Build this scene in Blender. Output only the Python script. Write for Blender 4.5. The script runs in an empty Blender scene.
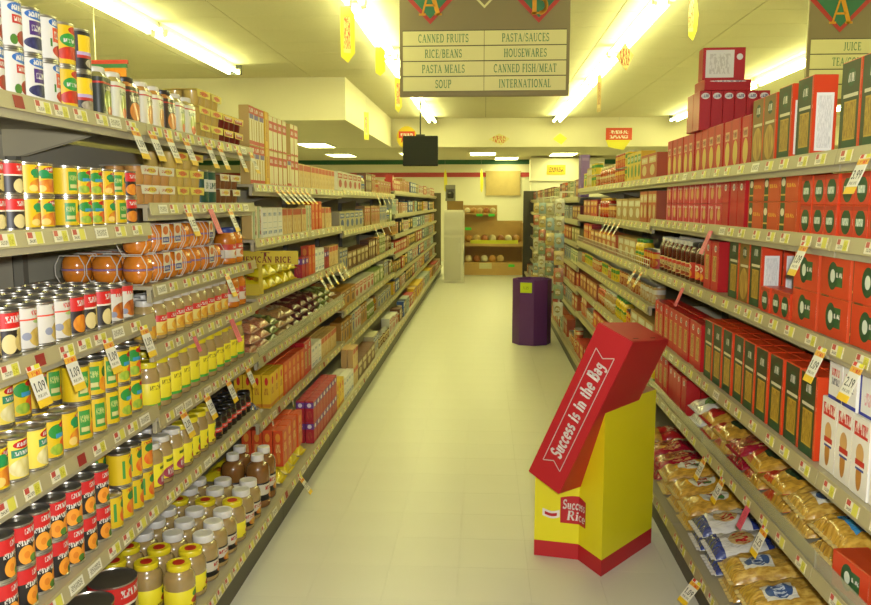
import bpy, bmesh, math, random
from mathutils import Matrix, Vector, noise
R = math.radians
PI = math.pi
scene = bpy.context.scene
C = scene.collection

# ------------------------------------------------------------------ camera
F_PX, W_PX, H_PX = 800.0, 871.0, 605.0
VPX, VPY, CAM_H = 485.0, 203.0, 1.60
pitch = math.atan((H_PX / 2 - VPY) / F_PX)
d_c = Vector((VPX - W_PX / 2, VPY - H_PX / 2, F_PX)).normalized()      # world +Y seen from the camera (x right, y down, z forward)
u_c = Vector((0, -math.cos(pitch), -math.sin(pitch)))                   # world up seen from the camera
r_c = d_c.cross(u_c)
if r_c.x < 0:
    r_c = -r_c
ax = Vector((r_c[0], d_c[0], u_c[0]))
ay = Vector((r_c[1], d_c[1], u_c[1]))
az = Vector((r_c[2], d_c[2], u_c[2]))
cam_d = bpy.data.cameras.new('camera')
cam = bpy.data.objects.new('camera', cam_d)
C.objects.link(cam)
cam_d.sensor_width = 36.0
cam_d.lens = F_PX / W_PX * 36.0
cam_d.clip_start = 0.05
m3 = Matrix((ax, -ay, -az)).transposed()
cam.matrix_world = Matrix.Translation((0, 0, CAM_H)) @ m3.to_4x4()
scene.camera = cam

# ------------------------------------------------------------------ world, exposure
wd = bpy.data.worlds.new('world')
scene.world = wd
wd.use_nodes = True
wd.node_tree.nodes['Background'].inputs[0].default_value = (1.0, 0.93, 0.70, 1)
wd.node_tree.nodes['Background'].inputs[1].default_value = 0.12
scene.view_settings.view_transform = 'Standard'
scene.view_settings.look = 'None'
scene.view_settings.gamma = 1.0
scene.view_settings.use_curve_mapping = False
scene.view_settings.exposure = 0.96
TUBE_STRENGTH = 14.0
TUBE_COLOR = (0.97, 1.0, 0.42)
# the camera's own small flash, just above the lens
fl_d = bpy.data.lights.new('camera_flash', 'POINT')
fl_d.energy = 125.0
fl_d.color = (0.95, 0.97, 1.0)
fl_d.shadow_soft_size = 0.03
flash = bpy.data.objects.new('camera_flash', fl_d)
C.objects.link(flash)
flash.location = (0.05, 0.0, CAM_H + 0.07)

# ------------------------------------------------------------------ materials
def hx(s):
    s = s.lstrip('#')
    v = [int(s[i:i + 2], 16) / 255 for i in (0, 2, 4)]
    return tuple((c / 12.92 if c <= .04045 else ((c + .055) / 1.055) ** 2.4) for c in v) + (1.0,)

MATS = {}
def base_mat(name, rough=.5, metal=0.0, coat=0.0, spec=.5):
    m = bpy.data.materials.new(name)
    m.use_nodes = True
    b = m.node_tree.nodes['Principled BSDF']
    b.inputs['Roughness'].default_value = rough
    b.inputs['Metallic'].default_value = metal
    b.inputs['Coat Weight'].default_value = coat
    b.inputs['Coat Roughness'].default_value = .06
    b.inputs['Specular IOR Level'].default_value = spec
    MATS[name] = m
    return m, m.node_tree, b

def mat(name, col, rough=.5, metal=0.0, coat=0.0, spec=.5, var=0.0, vscale=8.0, bump=0.0):
    if name in MATS:
        return MATS[name]
    m, nt, b = base_mat(name, rough, metal, coat, spec)
    c = hx(col) if isinstance(col, str) else col
    b.inputs['Base Color'].default_value = c
    if var or bump:
        tc = nt.nodes.new('ShaderNodeTexCoord')
        n = nt.nodes.new('ShaderNodeTexNoise')
        n.inputs['Scale'].default_value = vscale
        n.inputs['Detail'].default_value = 3
        nt.links.new(tc.outputs['Object'], n.inputs['Vector'])
        if var:
            mx = nt.nodes.new('ShaderNodeMix'); mx.data_type = 'RGBA'
            mx.inputs[6].default_value = tuple(x * (1 - var) for x in c[:3]) + (1,)
            mx.inputs[7].default_value = tuple(min(1, x * (1 + var)) for x in c[:3]) + (1,)
            nt.links.new(n.outputs['Fac'], mx.inputs[0])
            nt.links.new(mx.outputs[2], b.inputs['Base Color'])
        if bump:
            bp = nt.nodes.new('ShaderNodeBump')
            bp.inputs['Strength'].default_value = bump
            bp.inputs['Distance'].default_value = .004
            nt.links.new(n.outputs['Fac'], bp.inputs['Height'])
            nt.links.new(bp.outputs['Normal'], b.inputs['Normal'])
    return m

def emat(name, col, strength):
    m, nt, b = base_mat(name)
    b.inputs['Base Color'].default_value = (.9, .9, .85, 1)
    b.inputs['Emission Color'].default_value = tuple(col) + (1,)
    b.inputs['Emission Strength'].default_value = strength
    return m

def pm(name, base, shapes, su=.5, rough=.45, coat=0.0, grain=None, crinkle=0.0):
    """Flat print on a surface: shapes laid over a base colour in UV space.
    x in -1..1 across the face (su = half width in u), y in 0..1 up the face.
    r rect, e ellipse, f fruit-like ellipse, t line of small lettering."""
    if name in MATS:
        return MATS[name]
    m, nt, b = base_mat(name, rough, 0, coat)
    N, L = nt.nodes, nt.links
    tc = N.new('ShaderNodeTexCoord')
    ma = N.new('ShaderNodeVectorMath'); ma.operation = 'MULTIPLY_ADD'
    ma.inputs[1].default_value = (1 / su, 1, 0)
    ma.inputs[2].default_value = (-.5 / su, 0, 0)
    L.new(tc.outputs['UV'], ma.inputs[0])
    sp = N.new('ShaderNodeSeparateXYZ')
    L.new(ma.outputs[0], sp.inputs[0])
    P = ma.outputs[0]
    cur = None
    basec = hx(base)
    if grain:
        nz = N.new('ShaderNodeTexNoise'); nz.inputs['Scale'].default_value = grain[1]; nz.inputs['Detail'].default_value = 4
        L.new(P, nz.inputs['Vector'])
        rp = N.new('ShaderNodeMapRange'); rp.inputs[1].default_value = .38; rp.inputs[2].default_value = .62
        L.new(nz.outputs['Fac'], rp.inputs[0])
        mx = N.new('ShaderNodeMix'); mx.data_type = 'RGBA'
        mx.inputs[6].default_value = basec; mx.inputs[7].default_value = hx(grain[0])
        L.new(rp.outputs[0], mx.inputs[0]); cur = mx.outputs[2]
    def math_(op, a, bb, c=None):
        n = N.new('ShaderNodeMath'); n.operation = op
        for i, v in enumerate((a, bb, c)):
            if v is None: continue
            if isinstance(v, (int, float)): n.inputs[i].default_value = v
            else: L.new(v, n.inputs[i])
        return n.outputs[0]
    for s in shapes:
        k, cx, cy, hw, hh, col = s[:6]
        if k in 'rtR':
            mask = math_('MULTIPLY', math_('COMPARE', sp.outputs[0], cx, hw), math_('COMPARE', sp.outputs[1], cy, hh))
        else:
            q = N.new('ShaderNodeVectorMath'); q.operation = 'MULTIPLY_ADD'
            q.inputs[1].default_value = (1 / hw, 1 / hh, 0)
            q.inputs[2].default_value = (-cx / hw, -cy / hh, 0)
            L.new(P, q.inputs[0])
            ln = N.new('ShaderNodeVectorMath'); ln.operation = 'LENGTH'
            L.new(q.outputs[0], ln.inputs[0])
            mask = math_('LESS_THAN', ln.outputs['Value'], 1.0)
        if k == 't':
            nz = N.new('ShaderNodeTexNoise'); nz.inputs['Scale'].default_value = 1.0
            mp = N.new('ShaderNodeVectorMath'); mp.operation = 'MULTIPLY'
            kx = 1.7 * (s[6] if len(s) > 6 else 14)
            mp.inputs[1].default_value = (kx, kx * .55, 0)
            L.new(P, mp.inputs[0]); L.new(mp.outputs[0], nz.inputs['Vector'])
            mask = math_('MULTIPLY', mask, math_('GREATER_THAN', nz.outputs['Fac'], .49))
        mx = N.new('ShaderNodeMix'); mx.data_type = 'RGBA'
        L.new(mask, mx.inputs[0])
        if cur is None: mx.inputs[6].default_value = basec
        else: L.new(cur, mx.inputs[6])
        if k == 'f':
            vo = N.new('ShaderNodeTexVoronoi'); vo.inputs['Scale'].default_value = s[7] if len(s) > 7 else 5
            L.new(P, vo.inputs['Vector'])
            m2 = N.new('ShaderNodeMix'); m2.data_type = 'RGBA'
            m2.inputs[6].default_value = hx(col); m2.inputs[7].default_value = hx(s[6])
            L.new(vo.outputs['Distance'], m2.inputs[0])
            L.new(m2.outputs[2], mx.inputs[7])
        else:
            mx.inputs[7].default_value = hx(col)
        cur = mx.outputs[2]
    if cur is None: b.inputs['Base Color'].default_value = basec
    else: L.new(cur, b.inputs['Base Color'])
    if crinkle:
        vo = N.new('ShaderNodeTexVoronoi'); vo.feature = 'DISTANCE_TO_EDGE'; vo.inputs['Scale'].default_value = 3.2
        nz = N.new('ShaderNodeTexNoise'); nz.inputs['Scale'].default_value = 3.0; nz.inputs['Detail'].default_value = 3
        L.new(P, nz.inputs['Vector'])
        ad = N.new('ShaderNodeVectorMath'); ad.operation = 'MULTIPLY_ADD'; ad.inputs[1].default_value = (.6, .6, 0)
        L.new(nz.outputs['Color'], ad.inputs[0]); L.new(P, ad.inputs[2]); L.new(ad.outputs[0], vo.inputs['Vector'])
        bp = N.new('ShaderNodeBump'); bp.inputs['Strength'].default_value = crinkle; bp.inputs['Distance'].default_value = .012
        L.new(vo.outputs['Distance'], bp.inputs['Height'])
        L.new(bp.outputs['Normal'], b.inputs['Normal']); L.new(bp.outputs['Normal'], b.inputs['Coat Normal'])
    return m

# ------------------------------------------------------------------ mesh helpers
class MB:
    def __init__(s):
        s.v, s.f, s.m, s.uv = [], [], [], []
    def face(s, idx, mi=0, uv=None):
        s.f.append(tuple(idx)); s.m.append(mi)
        s.uv.append(uv if uv else [(0, 0)] * len(idx))
    def quad(s, a, b, c, d, mi=0, uv=((0, 0), (1, 0), (1, 1), (0, 1))):
        n = len(s.v); s.v += [tuple(a), tuple(b), tuple(c), tuple(d)]
        s.face((n, n + 1, n + 2, n + 3), mi, list(uv)); return s
    def box(s, x0, x1, y0, y1, z0, z1, mi=0, mis=None):
        """mis = (front -y, back, left -x, right +x, bottom, top)"""
        mis = mis or (mi,) * 6
        p = lambda x, y, z: (x, y, z)
        n = len(s.v)
        s.v += [(x0, y0, z0), (x1, y0, z0), (x1, y1, z0), (x0, y1, z0), (x0, y0, z1), (x1, y0, z1), (x1, y1, z1), (x0, y1, z1)]
        U = [(0, 0), (1, 0), (1, 1), (0, 1)]
        for k, q in enumerate(((0, 1, 5, 4), (2, 3, 7, 6), (3, 0, 4, 7), (1, 2, 6, 5), (3, 2, 1, 0), (4, 5, 6, 7))):
            s.face([n + i for i in q], mis[k], list(U))
        return s
    def lathe(s, prof, seg=20, mi=0, zr=None, cap=True, a0=0.0, a1=2 * PI):
        """prof: (r, z). Front (-y) is u = .5; v runs over zr."""
        zr = zr or (min(p[1] for p in prof), max(p[1] for p in prof))
        full = abs(a1 - a0 - 2 * PI) < 1e-6
        n0 = len(s.v); K = seg if full else seg + 1
        for r, z in prof:
            for k in range(K):
                t = a0 + (a1 - a0) * k / seg
                s.v.append((-r * math.sin(t), r * math.cos(t), z))
        for j in range(len(prof) - 1):
            for k in range(seg):
                k2 = (k + 1) % K
                v0 = (prof[j][1] - zr[0]) / max(1e-9, zr[1] - zr[0]); v1 = (prof[j + 1][1] - zr[0]) / max(1e-9, zr[1] - zr[0])
                ua = (a0 + (a1 - a0) * k / seg) / (2 * PI); ub = (a0 + (a1 - a0) * (k + 1) / seg) / (2 * PI)
                s.face((n0 + j * K + k, n0 + j * K + k2, n0 + (j + 1) * K + k2, n0 + (j + 1) * K + k), mi, [(ua, v0), (ub, v0), (ub, v1), (ua, v1)])
        if cap and full:
            s.face([n0 + k for k in range(K)][::-1], mi)
            s.face([n0 + (len(prof) - 1) * K + k for k in range(K)], mi)
        return s
    def prism(s, pts, z0, z1, mi=0):
        n = len(s.v); k = len(pts)
        s.v += [(x, y, z0) for x, y in pts] + [(x, y, z1) for x, y in pts]
        s.face(list(range(n, n + k))[::-1], mi); s.face(list(range(n + k, n + 2 * k)), mi)
        for i in range(k):
            j = (i + 1) % k
            s.face((n + i, n + j, n + k + j, n + k + i), mi, [(0, 0), (1, 0), (1, 1), (0, 1)])
        return s
    def tube(s, a, b, r, seg=8, mi=0):
        a, b = Vector(a), Vector(b); d = (b - a).normalized()
        u = d.orthogonal().normalized(); w = d.cross(u); n = len(s.v)
        for p in (a, b):
            for k in range(seg):
                t = 2 * PI * k / seg
                s.v.append(tuple(p + u * (r * math.cos(t)) + w * (r * math.sin(t))))
        for k in range(seg):
            k2 = (k + 1) % seg
            s.face((n + k, n + k2, n + seg + k2, n + seg + k), mi)
        s.face([n + k for k in range(seg)][::-1], mi); s.face([n + seg + k for k in range(seg)], mi)
        return s
    def mesh(s, name, mats, smooth=None, bevel=0.0):
        me = bpy.data.meshes.new(name)
        me.from_pydata(s.v, [], s.f)
        for m in (mats if isinstance(mats, (list, tuple)) else [mats]):
            me.materials.append(m)
        me.polygons.foreach_set('material_index', s.m)
        ul = me.uv_layers.new(name='UVMap')
        flat = [c for fu in s.uv for p in fu for c in p]
        ul.data.foreach_set('uv', flat)
        if bevel:
            bm = bmesh.new(); bm.from_mesh(me)
            bmesh.ops.bevel(bm, geom=list(bm.edges), offset=bevel, segments=1, affect='EDGES', profile=.5)
            bm.to_mesh(me); bm.free()
        if smooth is not None:
            me.polygons.foreach_set('use_smooth', [True] * len(me.polygons))
            me.set_sharp_from_angle(angle=R(smooth))
        me.update()
        return me

def obj(name, me, parent=None, loc=None, rot=None, **props):
    o = bpy.data.objects.new(name, me)
    C.objects.link(o)
    if parent is not None: o.parent = parent
    if loc is not None: o.location = loc
    if rot is not None: o.rotation_euler = rot
    for k, v in props.items(): o[k] = v
    return o
def build(name, mb, mats, parent=None, loc=None, rot=None, smooth=None, bevel=0.0, **props):
    return obj(name, mb.mesh(name, mats, smooth, bevel), parent, loc, rot, **props)

ORD = 'first second third fourth fifth sixth seventh eighth ninth tenth eleventh twelfth thirteenth fourteenth fifteenth sixteenth seventeenth eighteenth nineteenth'.split()
TENS = {2: 'twent', 3: 'thirt', 4: 'fort', 5: 'fift', 6: 'sixt', 7: 'sevent', 8: 'eight', 9: 'ninet'}
def ordinal(n):
    if n <= 19: return ORD[n - 1]
    if n > 99: return 'hundred-and-' + ordinal(n - 100)
    t, u = divmod(n, 10)
    return TENS[t] + 'ieth' if u == 0 else TENS[t] + 'y-' + ORD[u - 1]

# ------------------------------------------------------------------ serif stroke lettering
def arc(cx, cy, rx, ry, a0, a1, n=10):
    return [(cx + rx * math.cos(R(a0 + (a1 - a0) * i / n)), cy + ry * math.sin(R(a0 + (a1 - a0) * i / n))) for i in range(n + 1)]
K_, N_ = .17, .075
def sf(x, y, w=.13): return (N_, [(x - w, y), (x + w, y)])
def stem(x, y0=0, y1=1): return (K_, [(x, y0), (x, y1)])
G = {
 'A': (.86, [(N_, [(.12, .03), (.42, .97)]), (K_, [(.42, .97), (.74, .03)]), (N_, [(.22, .34), (.63, .34)]), sf(.12, .03, .12), sf(.74, .03)]),
 'B': (.76, [stem(.2), (N_, [(.1, .97), (.42, .97)]), (N_, [(.2, .53), (.42, .53)]), (N_, [(.1, .03), (.42, .03)]), (.13, arc(.42, .75, .18, .22, 90, -90)), (.14, arc(.42, .28, .24, .25, 90, -90))]),
 'C': (.8, [(.13, arc(.44, .5, .34, .46, 55, 305, 16)), (N_, [(.66, .75), (.66, .98)])]),
 'D': (.86, [stem(.2), (N_, [(.08, .97), (.4, .97)]), (N_, [(.08, .03), (.4, .03)]), (.14, arc(.4, .5, .37, .47, 90, -90, 14))]),
 'E': (.72, [stem(.2), (N_, [(.08, .97), (.62, .97)]), (N_, [(.2, .51), (.5, .51)]), (N_, [(.08, .03), (.66, .03)]), (N_, [(.62, .97), (.62, .8)]), (N_, [(.66, .03), (.66, .22)]), (N_, [(.5, .4), (.5, .62)])]),
 'F': (.66, [stem(.2), (N_, [(.08, .97), (.6, .97)]), (N_, [(.2, .51), (.48, .51)]), sf(.2, .03), (N_, [(.6, .97), (.6, .8)]), (N_, [(.48, .4), (.48, .62)])]),
 'G': (.82, [(.13, arc(.44, .5, .34, .46, 55, 330, 16)), (N_, [(.68, .75), (.68, .98)]), (K_, [(.7, .05), (.7, .4)]), sf(.66, .42)]),
 'H': (.9, [stem(.2), stem(.7), (N_, [(.2, .51), (.7, .51)]), sf(.2, .03), sf(.2, .97), sf(.7, .03), sf(.7, .97)]),
 'I': (.4, [stem(.2), sf(.2, .03), sf(.2, .97)]),
 'J': (.5, [(K_, [(.32, .97), (.32, .15)]), (.1, arc(.17, .16, .15, .14, 0, -140, 6)), sf(.32, .97)]),
 'K': (.86, [stem(.2), (N_, [(.28, .45), (.7, .97)]), (.14, [(.38, .55), (.74, .03)]), sf(.2, .03), sf(.2, .97), sf(.74, .03), sf(.68, .97)]),
 'L': (.7, [stem(.2), sf(.2, .97), (N_, [(.08, .03), (.64, .03)]), (N_, [(.64, .03), (.64, .24)])]),
 'M': (1.05, [(N_, [(.2, .03), (.2, .97)]), (K_, [(.2, .97), (.52, .1)]), (N_, [(.52, .1), (.84, .97)]), stem(.84), sf(.2, .03), sf(.84, .03), sf(.14, .97, .1), sf(.9, .97, .1)]),
 'N': (.9, [(N_, [(.2, .03), (.2, .97)]), (K_, [(.2, .97), (.72, .03)]), (N_, [(.72, .03), (.72, .97)]), sf(.2, .03), sf(.14, .97, .1), sf(.72, .97)]),
 'O': (.9, [(.14, arc(.45, .5, .35, .46, 0, 360, 22))]),
 'P': (.74, [stem(.2), (N_, [(.08, .97), (.42, .97)]), (N_, [(.2, .48), (.42, .48)]), (.14, arc(.42, .725, .21, .245, 90, -90)), sf(.2, .03)]),
 'R': (.84, [stem(.2), (N_, [(.08, .97), (.42, .97)]), (N_, [(.2, .5), (.42, .5)]), (.14, arc(.42, .735, .2, .235, 90, -90)), (.14, [(.42, .5), (.72, .03)]), sf(.2, .03), sf(.74, .03, .09)]),
 'S': (.66, [(.12, arc(.34, .73, .22, .23, 40, 270, 10) + arc(.34, .27, .24, .23, 90, -140, 10)[1:]), (N_, [(.54, .78), (.54, .98)]), (N_, [(.12, .02), (.12, .24)])]),
 'T': (.8, [stem(.4), (N_, [(.06, .97), (.74, .97)]), (N_, [(.06, .97), (.06, .78)]), (N_, [(.74, .97), (.74, .78)]), sf(.4, .03)]),
 'U': (.88, [(K_, [(.2, .97), (.2, .3)]), (.11, arc(.46, .3, .26, .27, 180, 360, 10)), (N_, [(.72, .3), (.72, .97)]), sf(.2, .97), sf(.72, .97)]),
 'W': (1.1, [(K_, [(.12, .97), (.35, .03)]), (N_, [(.35, .03), (.55, .97)]), (K_, [(.55, .97), (.78, .03)]), (N_, [(.78, .03), (1.0, .97)]), sf(.12, .97), sf(.98, .97)]),
 'X': (.8, [(K_, [(.12, .97), (.68, .03)]), (N_, [(.12, .03), (.68, .97)]), sf(.12, .03), sf(.68, .97)]),
 '/': (.5, [(N_, [(.05, -.05), (.45, 1.05)])]),
 ' ': (.38, []), '.': (.28, [(.16, [(.06, .08), (.22, .08)])]), '$': (.66, []),
 's': (.5, [(.11, arc(.25, .47, .15, .13, 40, 270, 8) + arc(.25, .19, .17, .15, 90, -140, 8)[1:])]),
 'u': (.66, [(.14, [(.16, .6), (.16, .2)]), (.09, arc(.33, .2, .17, .17, 180, 360, 8)), (.14, [(.5, .6), (.5, .03)]), sf(.12, .6, .08), sf(.54, .03, .08)]),
 'c': (.52, [(.12, arc(.3, .31, .21, .28, 50, 310, 12))]),
 'e': (.56, [(.12, arc(.3, .31, .22, .28, 0, 310, 14)), (N_, [(.1, .32), (.52, .32)])]),
 'i': (.34, [(.14, [(.17, .6), (.17, .03)]), (.15, [(.1, .83), (.25, .83)]), sf(.13, .6, .09), sf(.17, .03, .12)]),
 'n': (.68, [(.14, [(.16, .6), (.16, .03)]), (.09, arc(.34, .4, .18, .18, 180, 0, 8)), (.14, [(.52, .42), (.52, .03)]), sf(.11, .6, .08), sf(.16, .03, .11), sf(.52, .03, .11)]),
 't': (.42, [(.13, [(.2, .82), (.2, .15)]), (.08, arc(.3, .15, .1, .11, 180, 300, 5)), (N_, [(.06, .59), (.38, .59)])]),
 'h': (.68, [(.14, [(.16, 1), (.16, .03)]), (.09, arc(.34, .4, .18, .18, 180, 0, 8)), (.14, [(.52, .42), (.52, .03)]), sf(.11, .98, .08), sf(.16, .03, .11), sf(.52, .03, .11)]),
 'a': (.56, [(.1, arc(.26, .44, .16, .15, 150, 0, 8)), (.13, [(.42, .46), (.42, .05)]), (.1, arc(.26, .19, .16, .15, 60, 330, 10)), sf(.47, .03, .06)]),
 'g': (.56, [(.1, arc(.25, .4, .17, .17, 0, 360, 14)), (.12, [(.44, .58), (.44, -.1)]), (.1, arc(.26, -.1, .18, .15, 0, -150, 8))]),
 '0': (.6, [(.12, arc(.3, .5, .2, .46, 0, 360, 18))]), '1': (.4, [(.15, [(.22, 0), (.22, 1)]), (.09, [(.22, .97), (.08, .82)])]),
 '2': (.6, [(.12, arc(.3, .72, .2, .23, 160, -30, 8) + [(.1, .05)]), (.12, [(.08, .05), (.52, .05)])]),
 '3': (.6, [(.12, arc(.28, .74, .19, .21, 150, -90, 8)), (.12, arc(.28, .28, .22, .24, 90, -150, 8))]),
 '5': (.6, [(.12, [(.5, .95), (.16, .95), (.14, .55)]), (.12, arc(.28, .33, .22, .28, 120, -150, 10))]),
 '9': (.6, [(.12, arc(.3, .7, .19, .24, 0, 360, 14)), (.12, [(.49, .7), (.3, .02)])]),
}
def text_polys(txt, h, xs=1.0, slant=0.0, track=.06, bold=1.0):
    """quads of the lettering, baseline from x = 0, cap height h; returns (quads, width)"""
    out, x = [], 0.0
    for ch in txt:
        w, strokes = G[ch]
        for t, pl in strokes:
            t *= bold
            for i in range(len(pl) - 1):
                (x0, y0), (x1, y1) = pl[i], pl[i + 1]
                l = math.hypot(x1 - x0, y1 - y0)
                if l < 1e-6: continue
                nx, ny = -(y1 - y0) / l * t / 2, (x1 - x0) / l * t / 2
                ex, ey = (x1 - x0) / l * t * .15, (y1 - y0) / l * t * .15
                q = [(x0 - ex - nx, y0 - ey - ny), (x1 + ex - nx, y1 + ey - ny), (x1 + ex + nx, y1 + ey + ny), (x0 - ex + nx, y0 - ey + ny)]
                out.append([((x + px + slant * py) * h * xs, py * h) for px, py in q])
        x += w + track
    return out, (x - track) * h * xs
def text_mesh(name, txt, h, m, fn, xs=1.0, slant=0.0, align=.5, fit=None, bold=1.0):
    """fn maps (x, y) of the lettering to a point of the surface"""
    q, w = text_polys(txt, h, xs, slant, bold=bold)
    k = 1.0
    if fit and w > fit: k = fit / w
    mb = MB()
    for p in q:
        mb.quad(*[fn((a - align * w) * k, b) for a, b in p])
    return mb.mesh(name, m)
# ------------------------------------------------------------------ the room
X0, X1, Y0, Y1 = -9.0, 9.0, -4.0, 22.0
ZC, ZL, YB = 3.35, 2.76, 17.0
M_floor = mat('floor_tile', '#d2cebc', rough=.34, spec=.4, var=.05, vscale=1.2)
M_grout = mat('floor_joint', '#c9c4b0', rough=.4)
M_ceil = mat('ceiling_tile', '#c8c1a2', rough=.9, var=.04, vscale=30)
M_cgrid = mat('ceiling_joint', '#8d8668', rough=.9)
M_wall = mat('wall_paint', '#d8d0b4', rough=.7, var=.02, vscale=3)
M_green = mat('green_trim', '#1f5a3a', rough=.5)
M_redtrim = mat('red_trim', '#a83232', rough=.5)
ST = dict(kind='structure')

def tri_quad_obj(name, x0, x1, y0, y1, z, m, up=True):
    mb = MB()
    a, b, c, d = (x0, y0, z), (x1, y0, z), (x1, y1, z), (x0, y1, z)
    mb.quad(a, b, c, d) if up else mb.quad(d, c, b, a)
    return mb
fl = build('floor', MB().box(X0, X1, Y0, Y1, -.06, -.003), M_grout, **ST)
T = .305
me_ft = MB().box(-T / 2 + .0004, T / 2 - .0004, -T / 2 + .0004, T / 2 - .0004, -.006, 0).mesh('floor_tile', M_floor)
for j in range(43):
    for i in range(7):
        obj('floor_tile', me_ft, fl, (-1.02 + T * (i + .5), 2.15 + T * (j + .5), 0))
yE = 2.15 + T * 43
rest = MB()
xa, xb = -1.02, -1.02 + 7 * T
for (a, b, c, d) in ((X0, xa, Y0, Y1), (xb, X1, Y0, Y1), (xa, xb, Y0, 2.15), (xa, xb, yE, Y1)):
    rest.box(a, b, c, d, -.006, 0)
build('vinyl_surface', rest, M_floor, fl)

ce = build('ceiling', MB().box(X0, X1, Y0, YB, ZC + .012, ZC + .08), M_cgrid, **ST)
TW, TL = .61, 1.22
me_ct = MB().box(-TL / 2 + .0045, TL / 2 - .0045, -TW / 2 + .0045, TW / 2 - .0045, 0, .014).mesh('ceiling_tile', M_ceil)
n = 0
cx0, cy0 = -7.32, 5.3
for j in range(19):
    for i in range(12):
        x, y = cx0 + TL * (i + .5), cy0 + TW * (j + .5)
        if x < -1.97 and y > 11.6: continue
        obj('ceiling_tile', me_ct, ce, (x, y, ZC))
rest = MB()
for (a, b, c, d) in ((X0, X1, Y0, cy0), (X0, cx0, cy0, YB), (cx0 + 12 * TL, X1, cy0, YB), (cx0, cx0 + 12 * TL, cy0 + 19 * TW, YB)):
    if b - a > .01 and d - c > .01: rest.box(a, b, c, d, ZC, ZC + .014)
build('ceiling_surface', rest, M_ceil, ce)
# lowered ceiling at the back and over the left side, with its bulkhead faces
cl = build('trim_1', MB().box(X0, -1.97, 11.4, 17.0, ZL, ZC + .01), M_wall, **ST)
build('trim_2', MB().box(X0, X1, 17.0, 17.1, ZL, ZC + .01), M_wall, **ST)
lc = MB().box(X0, X1, 17.1, Y1, ZL, ZL + .05)
build('trim_3', lc, M_ceil, **ST)
build('wall_back', MB().box(X0, X1, Y1, Y1 + .1, 0, ZC), M_wall, **ST)
build('wall_left', MB().box(X0 - .1, X0, Y0, Y1, 0, ZC + .1), M_wall, **ST)
build('wall_right', MB().box(X1, X1 + .1, Y0, Y1, 0, ZC + .1), M_wall, **ST)
build('wall_front', MB().box(X0, X1, Y0 - .1, Y0, 0, ZC + .1), M_wall, **ST)
build('trim_4', MB().box(X0, X1, Y1 - .02, Y1, ZL - .12, ZL), M_green, **ST)
build('trim_5', MB().box(X0, X1, Y1 - .02, Y1, 2.30, 2.42), M_redtrim, **ST)

# ------------------------------------------------------------------ fluorescent strips
M_tube = emat('tube_glow', TUBE_COLOR, TUBE_STRENGTH)
M_white = mat('white_enamel', '#d6d2c2', rough=.4)
M_darkgrey = mat('dark_grey_metal', '#3a3a34', rough=.5)
def strip_meshes():
    L = 2.40
    h = MB()
    prof = [(-.035, -.075), (-.022, 0), (.022, 0), (.035, -.075), (.035, -.08), (-.035, -.08)]
    n = len(h.v)
    for y in (-L / 2, L / 2):
        h.v += [(x, y, z) for x, z in prof]
    k = len(prof)
    for i in range(k):
        j = (i + 1) % k
        h.face((n + j, n + i, n + k + i, n + k + j))
    h.face([n + i for i in range(k)]); h.face([n + k + i for i in range(k)][::-1])
    hm = h.mesh('housing', M_white)
    t = MB(); t.tube((0, -L / 2 + .03, 0), (0, L / 2 - .03, 0), .021, 10)
    tm = t.mesh('tube', M_tube, smooth=40)
    s = MB()
    for sx in (-.062, .062):
        s.box(sx - .022, sx + .022, -.012, .012, -.125, -.06)
    sm = s.mesh('lamp_holder', M_white)
    c = MB().box(-.095, .095, -.01, .01, -.125, .0).mesh('end_cap', M_darkgrey)
    return hm, tm, sm, c
hm, tm, sm, capm = strip_meshes()
ROWS = [(-5.6, 'far left'), (-3.2, 'left'), (-1.09, 'centre left'), (1.44, 'centre right'), (3.77, 'right'), (6.2, 'far right')]
for x, rn in ROWS:
    k = 0
    y = -2.6
    ymax = 10.55 if x < -2 else 16.9
    ys = []
    yy = ymax - .25 - 1.2
    while yy > 4.0:
        ys.append(yy); yy -= 2.45
    ys = ys[::-1]
    vis = [q for q in ys if q > 5.5]
    for q in ys:
        o = bpy.data.objects.new('strip_light', None); C.objects.link(o)
        o.location = (x, q, ZC - .005)
        obj('housing', hm, o)
        for sx in (-.062, .062): obj('tube', tm, o, (sx, 0, -.10))
        for sy in (-1.17, 1.17): obj('lamp_holder', sm, o, (0, sy, 0))
        if q == ys[-1]: obj('end_cap', capm, o, (0, 1.2, 0))
        if q in vis:
            lab = '%s fluorescent strip in the %s ceiling row counted from camera' % (ordinal(vis.index(q) + 1), rn)
        else:
            lab = 'fluorescent strip overhead in the %s ceiling row near camera' % rn
        o['label'] = lab; o['category'] = 'ceiling light'; o['group'] = 'fluorescent strips of the %s row' % rn
# recessed lights of the lowered ceiling
M_diff = emat('diffuser_glow', TUBE_COLOR, 7.0)
fm = MB()
for a in ((-.62, .62, -.32, -.29), (-.62, .62, .29, .32), (-.62, -.59, -.29, .29), (.59, .62, -.29, .29)):
    fm.box(a[0], a[1], a[2], a[3], -.015, .004)
fm = fm.mesh('frame', M_white)
dm = MB().box(-.59, .59, -.29, .29, -.008, .003).mesh('diffuser', M_diff)
for x, y, wl in ((-3.4, 16.2, 'under the left bulkhead, nearer one'), (-3.5, 19.6, 'under the left bulkhead, farther one'), (-1.7, 19.3, 'beside the black hanging panel'), (-.06, 19.2, 'above the bread rack'),
                 (.55, 21.2, 'close to the green wall stripe'), (1.85, 19.5, 'above the right shelves'), (4.5, 19.4, 'far right'), (-6, 14.5, 'far left')):
    o = bpy.data.objects.new('recessed_light', None); C.objects.link(o); o.location = (x, y, ZL - .004); o.rotation_euler = (0, 0, PI / 2)
    obj('frame', fm, o); obj('diffuser', dm, o)
    o['label'] = 'recessed ceiling light in the low ceiling, ' + wl; o['category'] = 'ceiling light'; o['group'] = 'recessed ceiling lights'

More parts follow.
